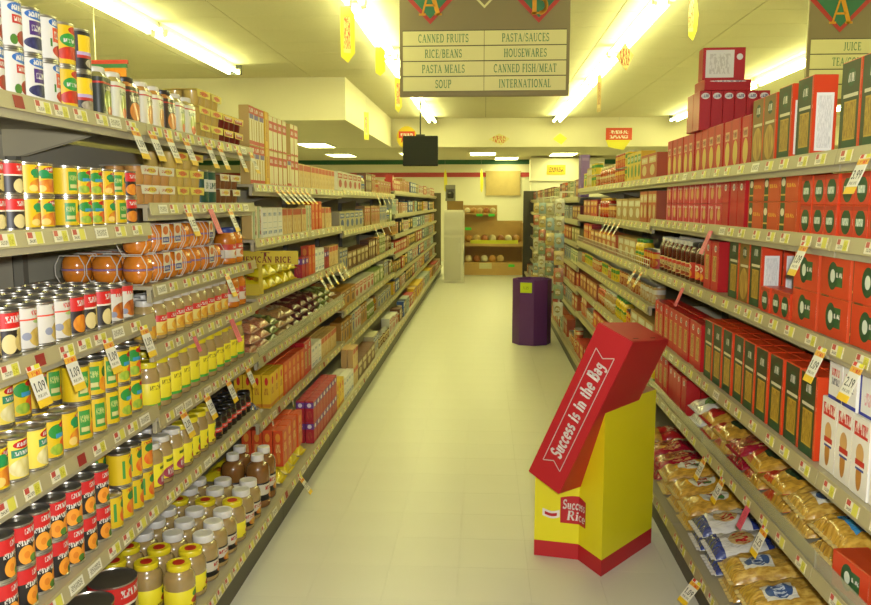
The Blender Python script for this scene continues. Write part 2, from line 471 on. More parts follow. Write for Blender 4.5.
# ------------------------------------------------------------------ gondola shelving
M_shelf = mat('shelf_enamel', '#a39a7c', rough=.45, var=.04, vscale=6)
M_rail = mat('price_rail', '#a59a70', rough=.4, var=.04, vscale=20)
M_back = mat('gondola_back', '#a39d86', rough=.6, var=.06, vscale=5)
M_upr = mat('gondola_upright', '#6e6a5a', rough=.5)
M_kick = mat('kick_plate', '#4a4536', rough=.5)
M_wire = mat('wire', '#c9c4b0', rough=.3, metal=.7)
M_plabel = [pm('shelf_label_a', '#d8d2b4', [('r', .5, .45, .36, .5, '#cdc64a'), ('r', -.66, .74, .26, .24, '#b5483c'), ('t', -.3, .3, .4, .16, '#77725e', 9), ('t', .5, .45, .28, .3, '#a8a018', 6)]),
            pm('shelf_label_b', '#d8d2b4', [('r', .45, .5, .4, .5, '#cdc64a'), ('r', -.6, .74, .3, .24, '#b5483c'), ('t', -.4, .25, .4, .14, '#6e6a5a', 7)]),
            pm('shelf_label_c', '#d9d5bd', [('t', 0, .5, .8, .3, '#77725e', 8)])]
me_pl = [MB().box(-.036, .036, -.0015, 0, -.015, .015).mesh('price_label', m) for m in M_plabel]
me_redchip = MB().box(-.02, .02, -.0015, 0, -.015, .015).mesh('price_label', mat('red_chip', '#8e1f1f', rough=.5))
BAY = 1.22
RNG = random.Random(7)
SH = {}          # (side, bay index) -> shelf tops
def bay(side, idx, y0, tops, xf, xdeck, xback, ztop, dense, wirefront=(), guard=()):
    """one bay of shelving; side -1 left, +1 right; built facing the aisle"""
    s = side
    o = bpy.data.objects.new('shelving_bay', None); C.objects.link(o)
    o.location = (0, y0, 0)
    sx = lambda a, b: (min(a, b), max(a, b))
    a, b = sx(xback, xback + s * .03)
    build('back_panel', MB().box(a, b, .002, BAY - .002, 0, ztop), M_back, o)
    a, b = sx(xback - s * .035, xback + s * .035)
    build('upright', MB().box(a, b, .002, .032, .0, ztop + .02), M_upr, o)
    a, b = sx(xdeck + s * .025, xdeck + s * .05)
    build('kick_plate', MB().box(a, b, .002, BAY - .002, 0, .13), M_kick, o)
    def shelf(z, x_front, thick, name):
        a, b = sx(x_front, xback)
        m = MB(); m.box(a, b, .003, BAY - .003, z - .012, z)
        a2, b2 = sx(x_front + s * .004, x_front + s * .02)
        m.box(a2, b2, .003, BAY - .003, z - thick, z - .012)
        for yy in (.012, BAY - .012):      # brackets at both ends
            a3, b3 = sx(x_front + s * .1, xback)
            n = len(m.v)
            pts = [(x_front + s * .1, z - .012), (xback, z - .012), (xback, z - .1), (xback - s * .06, z - .1)]
            m.v += [(p[0], yy - .002, p[1]) for p in pts] + [(p[0], yy + .002, p[1]) for p in pts]
            m.face((n, n + 1, n + 2, n + 3)); m.face((n + 7, n + 6, n + 5, n + 4))
            for i in range(4):
                j = (i + 1) % 4; m.face((n + i, n + j, n + 4 + j, n + 4 + i))
        sh = build(name, m, M_shelf, o)
        r = MB()
        a4, b4 = sx(x_front, x_front - s * .006)
        n = len(r.v)
        zt, zb = z + .006, z - .036
        off = -s * .012     # rail leans back at the top
        r.v += [(x_front, .002, zt), (x_front - s * .004, .002, zt), (x_front + off, .002, zb), (x_front + off + s * .006, .002, zb)]
        r.v += [(p[0], BAY - .002, p[2]) for p in r.v[n:n + 4]]
        r.face((n, n + 1, n + 2, n + 3)); r.face((n + 7, n + 6, n + 5, n + 4))
        for i in range(4):
            j = (i + 1) % 4; r.face((n + i, n + 4 + i, n + 4 + j, n + j))
        build('price_rail', r, M_rail, sh)
        if dense:
            y = .05 + RNG.random() * .06
            tilt = math.atan2(.008, .042)
            while y < BAY - .05:
                k = RNG.random()
                me = me_pl[0] if k < .5 else me_pl[1] if k < .85 else me_pl[2]
                if k > .965: me = me_redchip
                p = obj('price_label', me, sh, (x_front - s * .0090, y, z - .016), (0, 0, PI / 2 if s < 0 else -PI / 2))
                p.rotation_euler = (-tilt, 0, PI / 2 if s < 0 else -PI / 2)
                y += dense * RNG.uniform(.8, 1.25)
        return sh
    for z in tops:
        sh = shelf(z, xf, .055, 'shelf')
        if z in wirefront:
            w = MB()
            for q in (z + .03, z + .06): w.tube((xf - s * .0, .01, q), (xf - s * .0, BAY - .01, q), .003, 5)
            q = .01
            while q < BAY:
                w.tube((xf, q, z), (xf, q, z + .06), .0025, 5); q += .06
            build('wire_fence', w, M_wire, sh)
        if z in guard:
            a, b = sx(xf + s * .002, xf + s * .005)
            build('clear_guard', MB().box(a, b, .004, BAY - .004, z + .002, z + .055), M_guard, sh)
    shelf(.175, xdeck, .05, 'base_deck')
    return o
M_guard, _nt, _b = base_mat('clear_guard', .15, 0, .5)
_b.inputs['Base Color'].default_value = hx('#c2bd9c'); _b.inputs['Alpha'].default_value = .45
XFL, XDL, XBL = -1.12, -.985, -1.60
XFR, XDR, XBR = .96, .845, 1.42
LEFT = [(-1, .18, [1.855, 1.53, 1.225, .91, .575]), (0, 1.40, [1.855, 1.53, 1.225, .91, .575]), (1, 2.62, [1.855, 1.595, 1.32, 1.115, .865, .575])]
LEFT += [(k, 1.40 + BAY * k, [1.69, 1.42, 1.13, .83, .5]) for k in (2, 3)]
LEFT += [(k, 1.40 + BAY * k, [1.70, 1.38, 1.04, .74, .45]) for k in (4, 5, 6)]
LEFT += [(k, 1.40 + BAY * k, [1.75, 1.46, 1.2, .95, .7, .45]) for k in range(7, 14)]
RIGHT = [(k, 1.05 + BAY * k, [1.74, 1.505, 1.22, .835, .545]) for k in (-1, 0, 1, 2)]
RIGHT += [(k, 1.05 + BAY * k, [1.74, 1.48, 1.21, 1.0, .74, .48]) for k in (3, 4, 5)]
RIGHT += [(k, 1.05 + BAY * k, [1.66, 1.42, 1.18, .94, .70, .45]) for k in range(6, 13)]
def bay_label(k, side, n):
    return ('%s bay of the %s beige shelving counted from camera' % (ordinal(k + 1), side)) if k >= 0 else 'beige shelving bay on the %s right beside the camera' % side
for k, y, tops in LEFT:
    dn = .105 if k < 3 else .15 if k < 5 else .22 if k < 7 else 0
    o = bay(-1, k, y, tops, XFL, XDL, XBL, tops[0] - .03, dn, guard=(.83,) if k in (2, 3) else ())
    o['label'] = bay_label(k, 'left', 0); o['category'] = 'shelving'; o['group'] = 'left run of shelving bays'
    SH[(-1, k)] = tops
for k, y, tops in RIGHT:
    dn = .14 if k < 3 else .16 if k < 5 else 0
    o = bay(1, k, y, tops, XFR, XDR, XBR, tops[0] - .03, dn, wirefront=(1.21,) if k in (3, 4, 5) else (), guard=(.545,) if k < 3 else ())
    o['label'] = bay_label(k, 'right', 0); o['category'] = 'shelving'; o['group'] = 'right run of shelving bays'
    SH[(1, k)] = tops
# end panels closing both runs
YL_END, YR_END = 1.40 + BAY * 14, 1.05 + BAY * 13
M_endp = mat('end_panel', '#6d6440', rough=.5, var=.05, vscale=4)
o = build('end_panel', MB().box(-1.62, -1.01, YL_END + .001, YL_END + .05, 0, 1.83), M_endp); o['label'] = 'tall olive end panel closing the left shelving'; o['category'] = 'panel'
o = build('end_panel', MB().box(.80, 1.44, YR_END + .001, YR_END + .05, 0, 1.85), mat('end_panel_dark', '#3f3a2a', rough=.5)); o['label'] = 'dark end panel closing the right shelving'; o['category'] = 'panel'
# ------------------------------------------------------------------ products: kinds
KIND = {}
RECS = []
M_tin = mat('tin', '#b9b4a6', rough=.28, metal=.9)
M_tin2 = mat('tin_dark', '#8f8b7d', rough=.35, metal=.9)

def kind(key, name, cat, desc, parts, w, d, h, jit=0.0):
    """parts: [(part name, mesh, location)], the first one is the body"""
    KIND[key] = dict(name=name, cat=cat, desc=desc, parts=parts, w=w, d=d, h=h, jit=jit)

_canc = {}
def can_kind(key, name, desc, r, h, lm, seg=22):
    ck = (r, h, seg)
    if ck not in _canc:
        e = .0012
        prof = [(r * .93, .002), (r * .99, 0), (r + e, .001), (r + e, .004), (r - .001, .006), (r - .001, h - .006), (r + e, h - .004), (r + e, h - .0005), (r * .985, h), (r * .96, h - .004), (r * .5, h - .005), (r * .45, h - .004)]
        _canc[ck] = MB().lathe(prof, seg).mesh('can', M_tin, smooth=35)
    lab = MB().lathe([(r, .007), (r + .0004, .0075), (r + .0004, h - .0075), (r, h - .007)], seg, zr=(.007, h - .007), cap=False).mesh('paper_label', lm, smooth=35)
    kind(key, name, 'can', desc, [('can', _canc[ck], None), ('paper_label', lab, None)], 2 * r + .003, 2 * r + .003, h, .35)

S = .2
RED, YEL, GRN, BLK, WHT, BLU, ORG = '#b81a18', '#d8b414', '#2f7a2c', '#201c18', '#d2cec2', '#2b4f9a', '#d9641e'
pm('l_apple', WHT, [('e', .1, .88, .75, .13, '#2c63a8'), ('t', .1, .88, .55, .06, WHT, 8), ('r', .1, .62, .55, .1, '#b8322a'), ('t', .1, .62, .45, .05, WHT, 9), ('f', .25, .2, .5, .18, '#b8281e', '#7a1a14', 4), ('e', -.4, .15, .2, .12, '#4d7a2c')], S)
pm('l_blueberry', WHT, [('e', .1, .9, .75, .12, '#2c63a8'), ('t', .1, .9, .55, .06, WHT, 8), ('r', .1, .58, .55, .17, '#4a2a6e'), ('t', .1, .58, .42, .07, WHT, 8), ('f', 0, .22, .75, .15, '#3a3a6a', '#1d1c3c', 5)], S)
pm('l_cherry', WHT, [('e', .1, .9, .75, .12, '#2c63a8'), ('t', .1, .9, .55, .06, WHT, 8), ('r', .1, .6, .55, .18, '#cf4420'), ('t', .1, .6, .42, .09, WHT, 8), ('f', .2, .2, .7, .16, '#cf2a1c', '#8e1a14', 5), ('r', -.55, .4, .06, .1, '#3f7a2c')], S)
pm('l_tomato', YEL, [('e', .3, .88, .5, .1, RED), ('e', -.1, .62, .6, .17, '#2e8f34'), ('t', -.1, .6, .4, .05, WHT, 8), ('f', 0, .25, .9, .2, '#d43a1e', '#a8241a', 4), ('r', -.1, .07, 2, .05, YEL)], S)
pm('l_blackyellow', BLK, [('r', 0, .62, .9, .28, '#e8c31a'), ('e', .4, .7, .3, .12, '#b9a77a'), ('r', 0, .4, 1.0, .06, '#b9a2c4'), ('r', 0, .33, 1.0, .04, '#b8322a'), ('f', .1, .16, .6, .13, '#c9bda0', '#6a5a44', 4)], S)
pm('l_yellow_a', YEL, [('e', .25, .86, .6, .1, RED), ('t', .25, .86, .45, .05, WHT, 9), ('r', .1, .64, .6, .1, '#2d7f35'), ('e', -.3, .72, .35, .14, '#1f8a4a'), ('f', .1, .28, .85, .24, '#e09a26', '#c0581c', 3), ('e', -.5, .18, .3, .12, '#e8c86a')], S)
pm('l_yellow_b', '#d8b410', [('e', -.3, .7, .5, .2, '#2d8a35'), ('e', .35, .86, .5, .09, RED), ('r', .1, .58, .5, .06, '#3b8fb0'), ('f', .35, .3, .55, .22, '#e08a1c', '#d8401c', 3), ('f', -.3, .2, .45, .15, '#b8c83a', '#4f8a2c', 3)], S)
pm('l_yellow_c', '#d6b414', [('r', -.45, .5, .36, .36, '#3f8f3a'), ('t', -.45, .62, .28, .1, '#b8c06a', 11), ('r', -.45, .3, .26, .07, '#c9c47a'), ('f', .4, .3, .55, .24, '#d8561c', '#e0a020', 3), ('e', .35, .66, .25, .16, '#2e6a2e')], S)
pm('l_yellow_pear', '#e4cd4a', [('e', .2, .86, .65, .11, RED), ('t', .2, .86, .5, .05, WHT, 9), ('r', .1, .64, .65, .1, '#2f7f5a'), ('t', .1, .64, .5, .05, WHT, 9), ('f', .1, .26, .8, .24, '#e8dfa8', '#c8b860', 3)], S)
pm('l_pear_red', '#2b241c', [('r', 0, .82, 4, .2, '#c9221c'), ('t', .1, .84, .6, .08, WHT, 7), ('r', 0, .6, 4, .025, '#e0d8c0'), ('e', -.35, .24, .4, .24, '#d8c684'), ('e', .35, .26, .42, .22, '#c2aa62'), ('e', .3, .5, .22, .1, '#c2aa62')], S)
pm('l_peach_red', '#2b201a', [('r', 0, .82, 4, .2, '#cc241c'), ('t', .1, .84, .6, .08, WHT, 7), ('f', -.25, .26, .55, .25, '#e89a28', '#c8641a', 3), ('f', .5, .3, .4, .22, '#d8801e', '#a8501a', 3)], S)
pm('l_apricot', '#1c1712', [('r', 0, .82, 4, .2, '#c41e1c'), ('t', .1, .86, .5, .07, WHT, 7), ('t', .0, .58, .8, .07, '#d8d2c0', 9), ('e', -.35, .24, .42, .25, '#e8962a'), ('e', -.35, .24, .16, .1, '#d67c1e'), ('e', .42, .28, .42, .25, '#e08a22'), ('e', .42, .28, .16, .1, '#cf741c'), ('e', .05, .12, .25, .1, '#4d7a2c')], S)
pm('l_white_fruit', '#cbc5b4', [('t', .3, .88, .5, .06, '#c9221c', 7), ('r', 0, .72, 4, .02, '#d8401c'), ('e', .3, .66, .4, .05, '#9ab86a'), ('f', .2, .26, .6, .24, '#d8b860', '#a88a3a', 3), ('e', -.5, .3, .25, .1, '#8c8f9c')], S)
pm('l_white_peach', '#cbc5b4', [('r', 0, .92, 4, .08, '#c9302a'), ('t', .2, .8, .5, .06, '#c9221c', 7), ('f', .2, .3, .75, .26, '#d8842a', '#8a3a1c', 3), ('e', -.5, .2, .25, .09, '#8c8f9c')], S)
pm('l_pineapple', '#d6b416', [('e', .1, .72, .45, .16, '#2e7a34'), ('f', .15, .35, .6, .25, '#d83a1c', '#e0902a', 3), ('t', .1, .9, .5, .05, RED, 7), ('r', -.8, .5, .1, .3, '#3f8f3a')], S)
can_kind('pie_apple', 'pie_filling_can', 'white pie-filling can with red apples', .039, .118, MATS['l_apple'])
can_kind('pie_blueberry', 'pie_filling_can', 'white pie-filling can with purple panel', .039, .118, MATS['l_blueberry'])
can_kind('pie_cherry', 'pie_filling_can', 'white pie-filling can with orange-red panel', .039, .118, MATS['l_cherry'])
can_kind('tomato_can', 'tomato_can', 'yellow can with green leaf and red tomatoes', .038, .118, MATS['l_tomato'])
can_kind('black_can', 'mushroom_can', 'black can with yellow block', .038, .118, MATS['l_blackyellow'])
for q in 'abc':
    dsc = {'a': 'yellow can with golden fruit', 'b': 'yellow can with green leaves', 'c': 'yellow can with green side panel'}[q]
    can_kind('small_yellow_' + q, 'small_fruit_can', 'short ' + dsc, .034, .086, MATS['l_yellow_' + q])
    can_kind('yellow_' + q, 'fruit_can', dsc, .0385, .113, MATS['l_yellow_' + q])
can_kind('yellow_pear', 'fruit_can', 'yellow can with pale pears', .0385, .113, MATS['l_yellow_pear'])
can_kind('small_pear', 'small_fruit_can', 'short red-topped can with pears', .034, .086, MATS['l_pear_red'])
can_kind('small_peach', 'small_fruit_can', 'short red-topped can with peaches', .034, .086, MATS['l_peach_red'])
can_kind('pear_can', 'pear_can', 'dark can with red band and pears', .0375, .115, MATS['l_pear_red'])
can_kind('peach_can', 'peach_can', 'dark can with red band and peaches', .0375, .115, MATS['l_peach_red'])
can_kind('white_can', 'fruit_can', 'white can with pale fruit', .0375, .115, MATS['l_white_fruit'])
can_kind('white_peach_can', 'fruit_can', 'white can with orange fruit', .0375, .115, MATS['l_white_peach'])
can_kind('apricot_can', 'apricot_can', 'black apricot can with red band', .039, .112, MATS['l_apricot'])
can_kind('pineapple_can', 'pineapple_can', 'yellow can with pineapple and cherries', .038, .112, MATS['l_pineapple'])
pm('l_greentub', '#1c4a34', [('r', 0, .55, .6, .2, '#c8c8b4'), ('t', 0, .55, .45, .1, '#1c4a34', 5)], S)
can_kind('green_can', 'green_canister', 'dark green canister with white label', .04, .14, MATS['l_greentub'])
can_kind('large_can', 'large_fruit_can', 'large red-banded catering can', .078, .178, MATS['l_pear_red'], 30)

def jar_kind(key, name, desc, r, h, content, lidcol, label, cat='jar', neck=.72, lid_h=.018, sq=False, lb=(.18, .62), lid2=None, seg=20, coat=.8):
    hb = h - lid_h
    mglass = mat('jar_' + content.strip('#'), content, rough=.25, coat=coat, var=.06, vscale=40)
    prof = [(r * .85, 0), (r * .97, .004), (r, .012), (r, hb * lb[0]), (r * .985, hb * (lb[0] + .01)), (r * .985, hb * (lb[1] + .0)), (r, hb * (lb[1] + .02)), (r, hb * .74), (r * .97, hb * .82), (r * .86, hb * .9), (r * neck, hb * .955), (r * neck, hb)]
    body = MB().lathe(prof, seg).mesh('jar', mglass, smooth=50)
    rl = r * neck * 1.07
    lm = mat('lid_' + lidcol.strip('#'), lidcol, rough=.35)
    lp = [(rl * .98, hb - lid_h * .15), (rl, hb - lid_h * .05), (rl, h - .004), (rl * .95, h - .0005), (rl * .86, h), (rl * .84, h - .0015), (rl * .2, h - .0012)]
    lid = MB().lathe(lp, seg)
    mats = [lm]
    if lid2:
        lid.lathe([(rl * .5, h - .0012), (rl * .5, h + .0003), (rl * .1, h + .0004)], 12, mi=1); mats.append(mat('lid_' + lid2.strip('#'), lid2, rough=.4))
    lid = lid.mesh('lid', mats, smooth=35)
    lab = MB().lathe([(r * .985, hb * (lb[0] + .012)), (r * .994, hb * (lb[0] + .018)), (r * .994, hb * (lb[1] - .005)), (r * .985, hb * lb[1])], seg, zr=(hb * lb[0], hb * lb[1]), cap=False).mesh('paper_label', label, smooth=35)
    kind(key, name, cat, desc, [('jar', body, None), ('lid', lid, None), ('paper_label', lab, None)], 2 * r + .003, 2 * r + .003, h, .3)
pm('j_red', '#dcc86a', [('r', 0, .84, 4, .16, '#c62a20'), ('t', 0, .84, .6, .08, WHT, 7), ('f', .1, .36, .7, .28, '#e8b83a', '#c87a2a', 3), ('r', .1, .08, 4, .06, '#d8a83a')], S)
pm('j_yelgreen', '#e6d62a', [('t', .1, .8, .7, .09, '#8a7a18', 6), ('e', .45, .4, .22, .16, '#b8301e'), ('r', 0, .07, 4, .07, '#4aa83a')], S)
pm('j_maroon', '#e6d62a', [('r', .1, .8, .5, .06, '#5a6a1c'), ('f', .1, .3, .75, .26, '#8e2038', '#c05a6a', 3), ('t', .1, .3, .4, .12, WHT, 6), ('r', 0, .03, 4, .03, '#5a1424')], S)
pm('j_yellow', '#e8d928', [('e', .2, .7, .4, .2, '#3f7a2c'), ('f', .2, .35, .5, .2, '#c8401e', '#8e2a14', 3), ('t', .1, .1, .7, .06, '#6a5a14', 7)], S)
pm('j_peach', '#dcd2bc', [('r', 0, .8, 4, .2, '#c23a2a'), ('t', .1, .8, .6, .08, WHT, 7), ('f', .2, .35, .55, .25, '#d88a3a', '#b8501e', 3)], S)
pm('j_dark', '#1a1512', [('r', 0, .72, 4, .26, '#c8281c'), ('t', 0, .74, .7, .1, WHT, 7), ('e', .4, .24, .35, .22, '#d8a83a')], S)
pm('j_brown', '#1c1814', [('r', 0, .62, 4, .28, '#c8c0a8'), ('t', .1, .68, .7, .1, '#a8281e', 7), ('f', .2, .28, .5, .22, '#b8401e', '#d8b03a', 3)], S)
pm('j_sauce', '#b8241e', [('f', 0, .3, .6, .24, '#c84a1e', '#e0a83a', 3), ('e', 0, .72, .5, .18, '#e0d6b8'), ('t', 0, .72, .4, .08, '#a8241e', 7)], S)
pm('j_sauce_tan', '#cdb87a', [('r', 0, .8, 4, .12, '#b8281e'), ('t', 0, .5, .7, .16, '#7a5a2a', 7), ('f', 0, .2, .6, .14, '#b84a22', '#7a2a16', 3)], S)
jar_kind('sauce_red_label', 'applesauce_jar', 'applesauce jar with red-topped label', .039, .148, '#a38a55', '#c9c4b4', MATS['j_red'], lb=(.1, .66))
jar_kind('sauce_yellow_green', 'applesauce_jar', 'yellow-lidded applesauce jar, green-striped label', .046, .18, '#a08752', '#d8c61e', MATS['j_yelgreen'], neck=.78, lb=(.12, .66))
jar_kind('sauce_maroon', 'applesauce_jar', 'white-lidded applesauce jar, maroon apple label', .044, .175, '#a08752', '#cfcabb', MATS['j_maroon'], lb=(.1, .66))
jar_kind('sauce_yellow', 'applesauce_jar', 'yellow-lidded applesauce jar, plain yellow label', .042, .17, '#9c834e', '#d8c61e', MATS['j_yellow'], neck=.78, lb=(.1, .62))
jar_kind('big_sauce_white', 'large_applesauce_jar', 'large applesauce jar with white lid', .055, .178, '#9d8450', '#d8d4c8', MATS['j_brown'], neck=.66, lid_h=.024, lb=(.12, .55))
jar_kind('big_sauce_yellow', 'large_applesauce_jar', 'large applesauce jar with yellow lid', .055, .172, '#9d8450', '#dcc81e', MATS['j_yellow'], neck=.72, lid_h=.018, lid2='#b8281c', lb=(.12, .55))
jar_kind('peach_jar', 'peach_jar', 'tall peach jar with blue lid', .05, .165, '#c8741c', '#2a3f8a', MATS['j_peach'], neck=.76)
jar_kind('dark_jar', 'relish_jar', 'small black-lidded jar with red label', .034, .105, '#241a14', '#1c1a18', MATS['j_dark'], neck=.85, lid_h=.02)
jar_kind('brown_bottle', 'juice_bottle', 'stout brown bottle with white cap', .056, .25, '#7d5426', '#dcd8cc', MATS['j_brown'], cat='bottle', neck=.5, lid_h=.026, lb=(.15, .55))
jar_kind('pasta_sauce', 'pasta_sauce_jar', 'tall red pasta sauce jar', .042, .19, '#4f140d', '#c8c2b0', MATS['j_sauce_tan'], neck=.7, lb=(.1, .5))
jar_kind('pasta_sauce_red', 'pasta_sauce_jar', 'dark red pasta sauce jar with crimson label', .042, .19, '#48120c', '#2a2420', MATS['j_sauce'], neck=.7, lb=(.1, .55))

# tall plastic fruit jars on the top shelf
def tall_jar_kind(key, desc, lidc, label, base):
    w, h = .088, .15
    r = w / 2
    n = 5
    pts = []
    for cx, cy, a in ((r - .02, -r + .02, -90), (r - .02, r - .02, 0), (-r + .02, r - .02, 90), (-r + .02, -r + .02, 180)):
        for i in range(n): pts.append((cx + .02 * math.cos(R(a + 90 * i / (n - 1))), cy + .02 * math.sin(R(a + 90 * i / (n - 1)))))
    m = MB(); m.prism([(x * .96, y * .96) for x, y in pts], .002, h - .03)
    k = len(pts)
    top = [(x * .6, y * .6) for x, y in pts]
    nb = len(m.v)
    m.v += [(x * .96, y * .96, h - .03) for x, y in pts] + [(x * .72, y * .72, h - .016) for x, y in pts]
    for i in range(k):
        j = (i + 1) % k; m.face((nb + i, nb + j, nb + k + j, nb + k + i))
    body = m.mesh('jar', mat('pjar_' + base.strip('#'), base, rough=.25, coat=.9, var=.1, vscale=40), smooth=40)
    s = MB(); nb = len(s.v)
    s.v += [(x, y, .004) for x, y in pts] + [(x, y, h - .032) for x, y in pts]
    for i in range(k):
        j = (i + 1) % k
        u0, u1 = (pts[i][0] / w + .5), (pts[j][0] / w + .5)
        s.face((nb + i, nb + j, nb + k + j, nb + k + i), 0, [(u0, 0), (u1, 0), (u1, 1), (u0, 1)])
    sl = s.mesh('sleeve', label, smooth=40)
    lid = MB().lathe([(r * .78, h - .02), (r * .8, h - .018), (r * .8, h - .003), (r * .74, h), (r * .2, h - .001)], 18).mesh('lid', mat('lid_' + lidc.strip('#'), lidc, rough=.35), smooth=35)
    kind(key, 'fruit_jar', 'jar', desc, [('jar', body, None), ('sleeve', sl, None), ('lid', lid, None)], w + .002, w + .002, h, .12)
pm('s_dark_green', '#2e3226', [('f', .1, .4, .7, .3, '#b8b83a', '#6a8a2c', 3), ('r', 0, .86, 1, .025, '#b8281c'), ('t', .1, .74, .5, .06, '#d8d2b0', 6), ('e', .3, .16, .4, .12, '#c86a2a')], .5, coat=.5)
pm('s_white_green', '#d2cfb0', [('f', .2, .4, .6, .3, '#c8c25a', '#8a9a3a', 3), ('r', 0, .88, 1, .02, '#b8281c'), ('e', .2, .2, .4, .14, '#d8602a'), ('t', 0, .72, .6, .06, '#5a7a3a', 6)], .5, coat=.5)
pm('s_dark_orange', '#38281c', [('f', .1, .32, .75, .26, '#e08a2a', '#b85a1a', 3), ('r', 0, .88, 1, .02, '#b8281c'), ('t', 0, .68, .6, .08, '#d8d2b0', 6)], .5, coat=.5)
pm('s_white_orange', '#d6cfae', [('f', .1, .34, .7, .28, '#e0a04a', '#d07a2a', 3), ('r', 0, .88, 1, .02, '#b8281c'), ('t', 0, .7, .6, .08, '#7a6a3a', 6)], .5, coat=.5)
tall_jar_kind('jar_dark_green', 'tall fruit jar with dark green sleeve', '#d2cdb8', MATS['s_dark_green'], '#8f8a4a')
tall_jar_kind('jar_white_green', 'tall fruit jar with white-green sleeve', '#d2cdb8', MATS['s_white_green'], '#b8a85a')
tall_jar_kind('jar_dark_orange', 'tall fruit jar with dark orange sleeve', '#2a2622', MATS['s_dark_orange'], '#b8742a')
tall_jar_kind('jar_white_orange', 'tall fruit jar with cream sleeve', '#d2cdb8', MATS['s_white_orange'], '#c08a3a')

# packs of small cups under a printed sleeve, and clear fruit bowls
def cup_pack_kind(key, desc, content, film, sleeve, nx=2):
    r, h = .034, .064
    m = MB()
    for i in range(nx):
        for j in range(2):
            x, y = (i - (nx - 1) / 2) * .07, (j - .5) * .07
            b = len(m.v)
            m.lathe([(r * .74, 0), (r * .78, .002), (r * .96, h - .006), (r * 1.03, h - .004), (r * 1.03, h - .002), (r * .9, h - .001)], 12)
            for q in range(b, len(m.v)): m.v[q] = (m.v[q][0] + x, m.v[q][1] + y, m.v[q][2])
    body = m.mesh('cups', mat('cup_' + content.strip('#'), content, rough=.3, coat=.6), smooth=40)
    W = nx * .07 / 2 + .001
    s = MB()
    s.box(-W, W, -.072, .072, h, h + .0012)
    s.quad((-W * .9, -.0725, h * .55), (W * .9, -.0725, h * .55), (W, -.072, h), (-W, -.072, h))

    sl = s.mesh('sleeve', sleeve)
    kind(key, 'cup_pack', 'cup pack', desc, [('cups', body, None), ('sleeve', sl, None)], 2 * W + .004, .148, h + .0012, .05)
pm('c_yellow', '#d8c84a', [('e', 0, .5, .5, .35, '#d8741e'), ('t', 0, .5, .7, .2, '#b8321c', 5)], .5)
pm('c_red', '#d8b83a', [('r', 0, .4, .8, .3, '#a8281c'), ('t', 0, .6, .6, .16, WHT, 5)], .5)
pm('c_white', '#d8d2b8', [('e', .2, .5, .5, .35, '#d8c83a'), ('t', 0, .5, .7, .16, '#b8321c', 5)], .5)
cup_pack_kind('cups_yellow', 'pack of pale fruit cups, yellow sleeve', '#c2a552', 0, MATS['c_yellow'])
cup_pack_kind('cups_red', 'pack of dark red gelatin cups', '#6e1f18', 0, MATS['c_red'])
cup_pack_kind('cups_brown', 'pack of brown pudding cups', '#7a4f2a', 0, MATS['c_white'])
cup_pack_kind('cups_cream', 'pack of cream cups under white sleeve', '#bd8a48', 0, MATS['c_white'])

def bowl_pack_kind(key, desc, content, sleeve):
    h, r = .102, .05
    mb = MB()
    pr = [(r * .5, .001), (r * .66, .004), (r * .82, h * .1), (r * .92, h * .2), (r * .97, h * .32), (r * .985, h * .44), (r * .97, h * .465), (r * .92, h * .48)]
    mb.lathe(pr, 6 * 3)
    mb.lathe([(a, h - z) for a, z in pr][::-1], 18)
    body = mb.mesh('bowls', mat('bowl_' + content.strip('#'), content, rough=.2, coat=1.0, var=.25, vscale=45), smooth=45)
    rim = MB().lathe([(r * .9, h * .455), (r * 1.04, h * .47), (r * 1.04, h * .53), (r * .9, h * .545)], 18).mesh('rim', mat('clear_rim', '#8a6a8a', rough=.2, coat=.5), smooth=40)
    # clear plastic shell: six-sided edge frames at both ends of the pair
    hx6 = [(-.034, .0008), (.034, .0008), (.052, h * .34), (.052, h * .66), (.034, h - .0008), (-.034, h - .0008), (-.052, h * .66), (-.052, h * .34)]
    def ring(xc, s_):
        q = MB(); k = len(hx6); q_in = [(p[0] * .95, h / 2 + (p[1] - h / 2) * .95) for p in hx6]
        for xx in (xc - .001, xc + .001):
            q.v += [(xx, p[0], p[1]) for p in hx6] + [(xx, p[0], p[1]) for p in q_in]
        for i in range(k):
            j = (i + 1) % k
            q.face((i, k + i, k + j, j)); q.face((2 * k + i, 2 * k + j, 3 * k + j, 3 * k + i)); q.face((i, j, 2 * k + j, 2 * k + i)); q.face((k + j, k + i, 3 * k + i, 3 * k + j))
        return q.mesh('plastic_shell', mat('clear_shell', '#c9c2ae', rough=.15, coat=.6))
    shells = [('plastic_shell', ring(-.0515, 1), None), ('plastic_shell', ring(.0515, 1), None)]
    parts = [('bowls', body, None), ('rim', rim, None)] + shells
    if sleeve:
        lb = MB()
        lb.box(-.03, .03, -.0525, -.051, h * .3, h * .98)
        lb.box(-.03, .03, -.0525, .05, h * .98, h)
        parts.append(('card_sleeve', lb.mesh('card_sleeve', sleeve), None))
    kind(key, 'fruit_bowl_pack', 'fruit bowl', desc, parts, .108, .105, h, .08)
pm('b_sleeve', '#d8d0b4', [('f', 0, .7, .7, .22, '#d8842a', '#b84a1e', 3), ('r', 0, .22, .8, .14, '#33408a'), ('t', 0, .22, .6, .07, WHT, 5)], .5)
bowl_pack_kind('bowls_clear', 'clear hexagonal pack of orange fruit bowls', '#d07a22', None)
bowl_pack_kind('bowls_sleeve', 'orange fruit bowl pack with printed sleeve', '#d07a22', MATS['b_sleeve'])

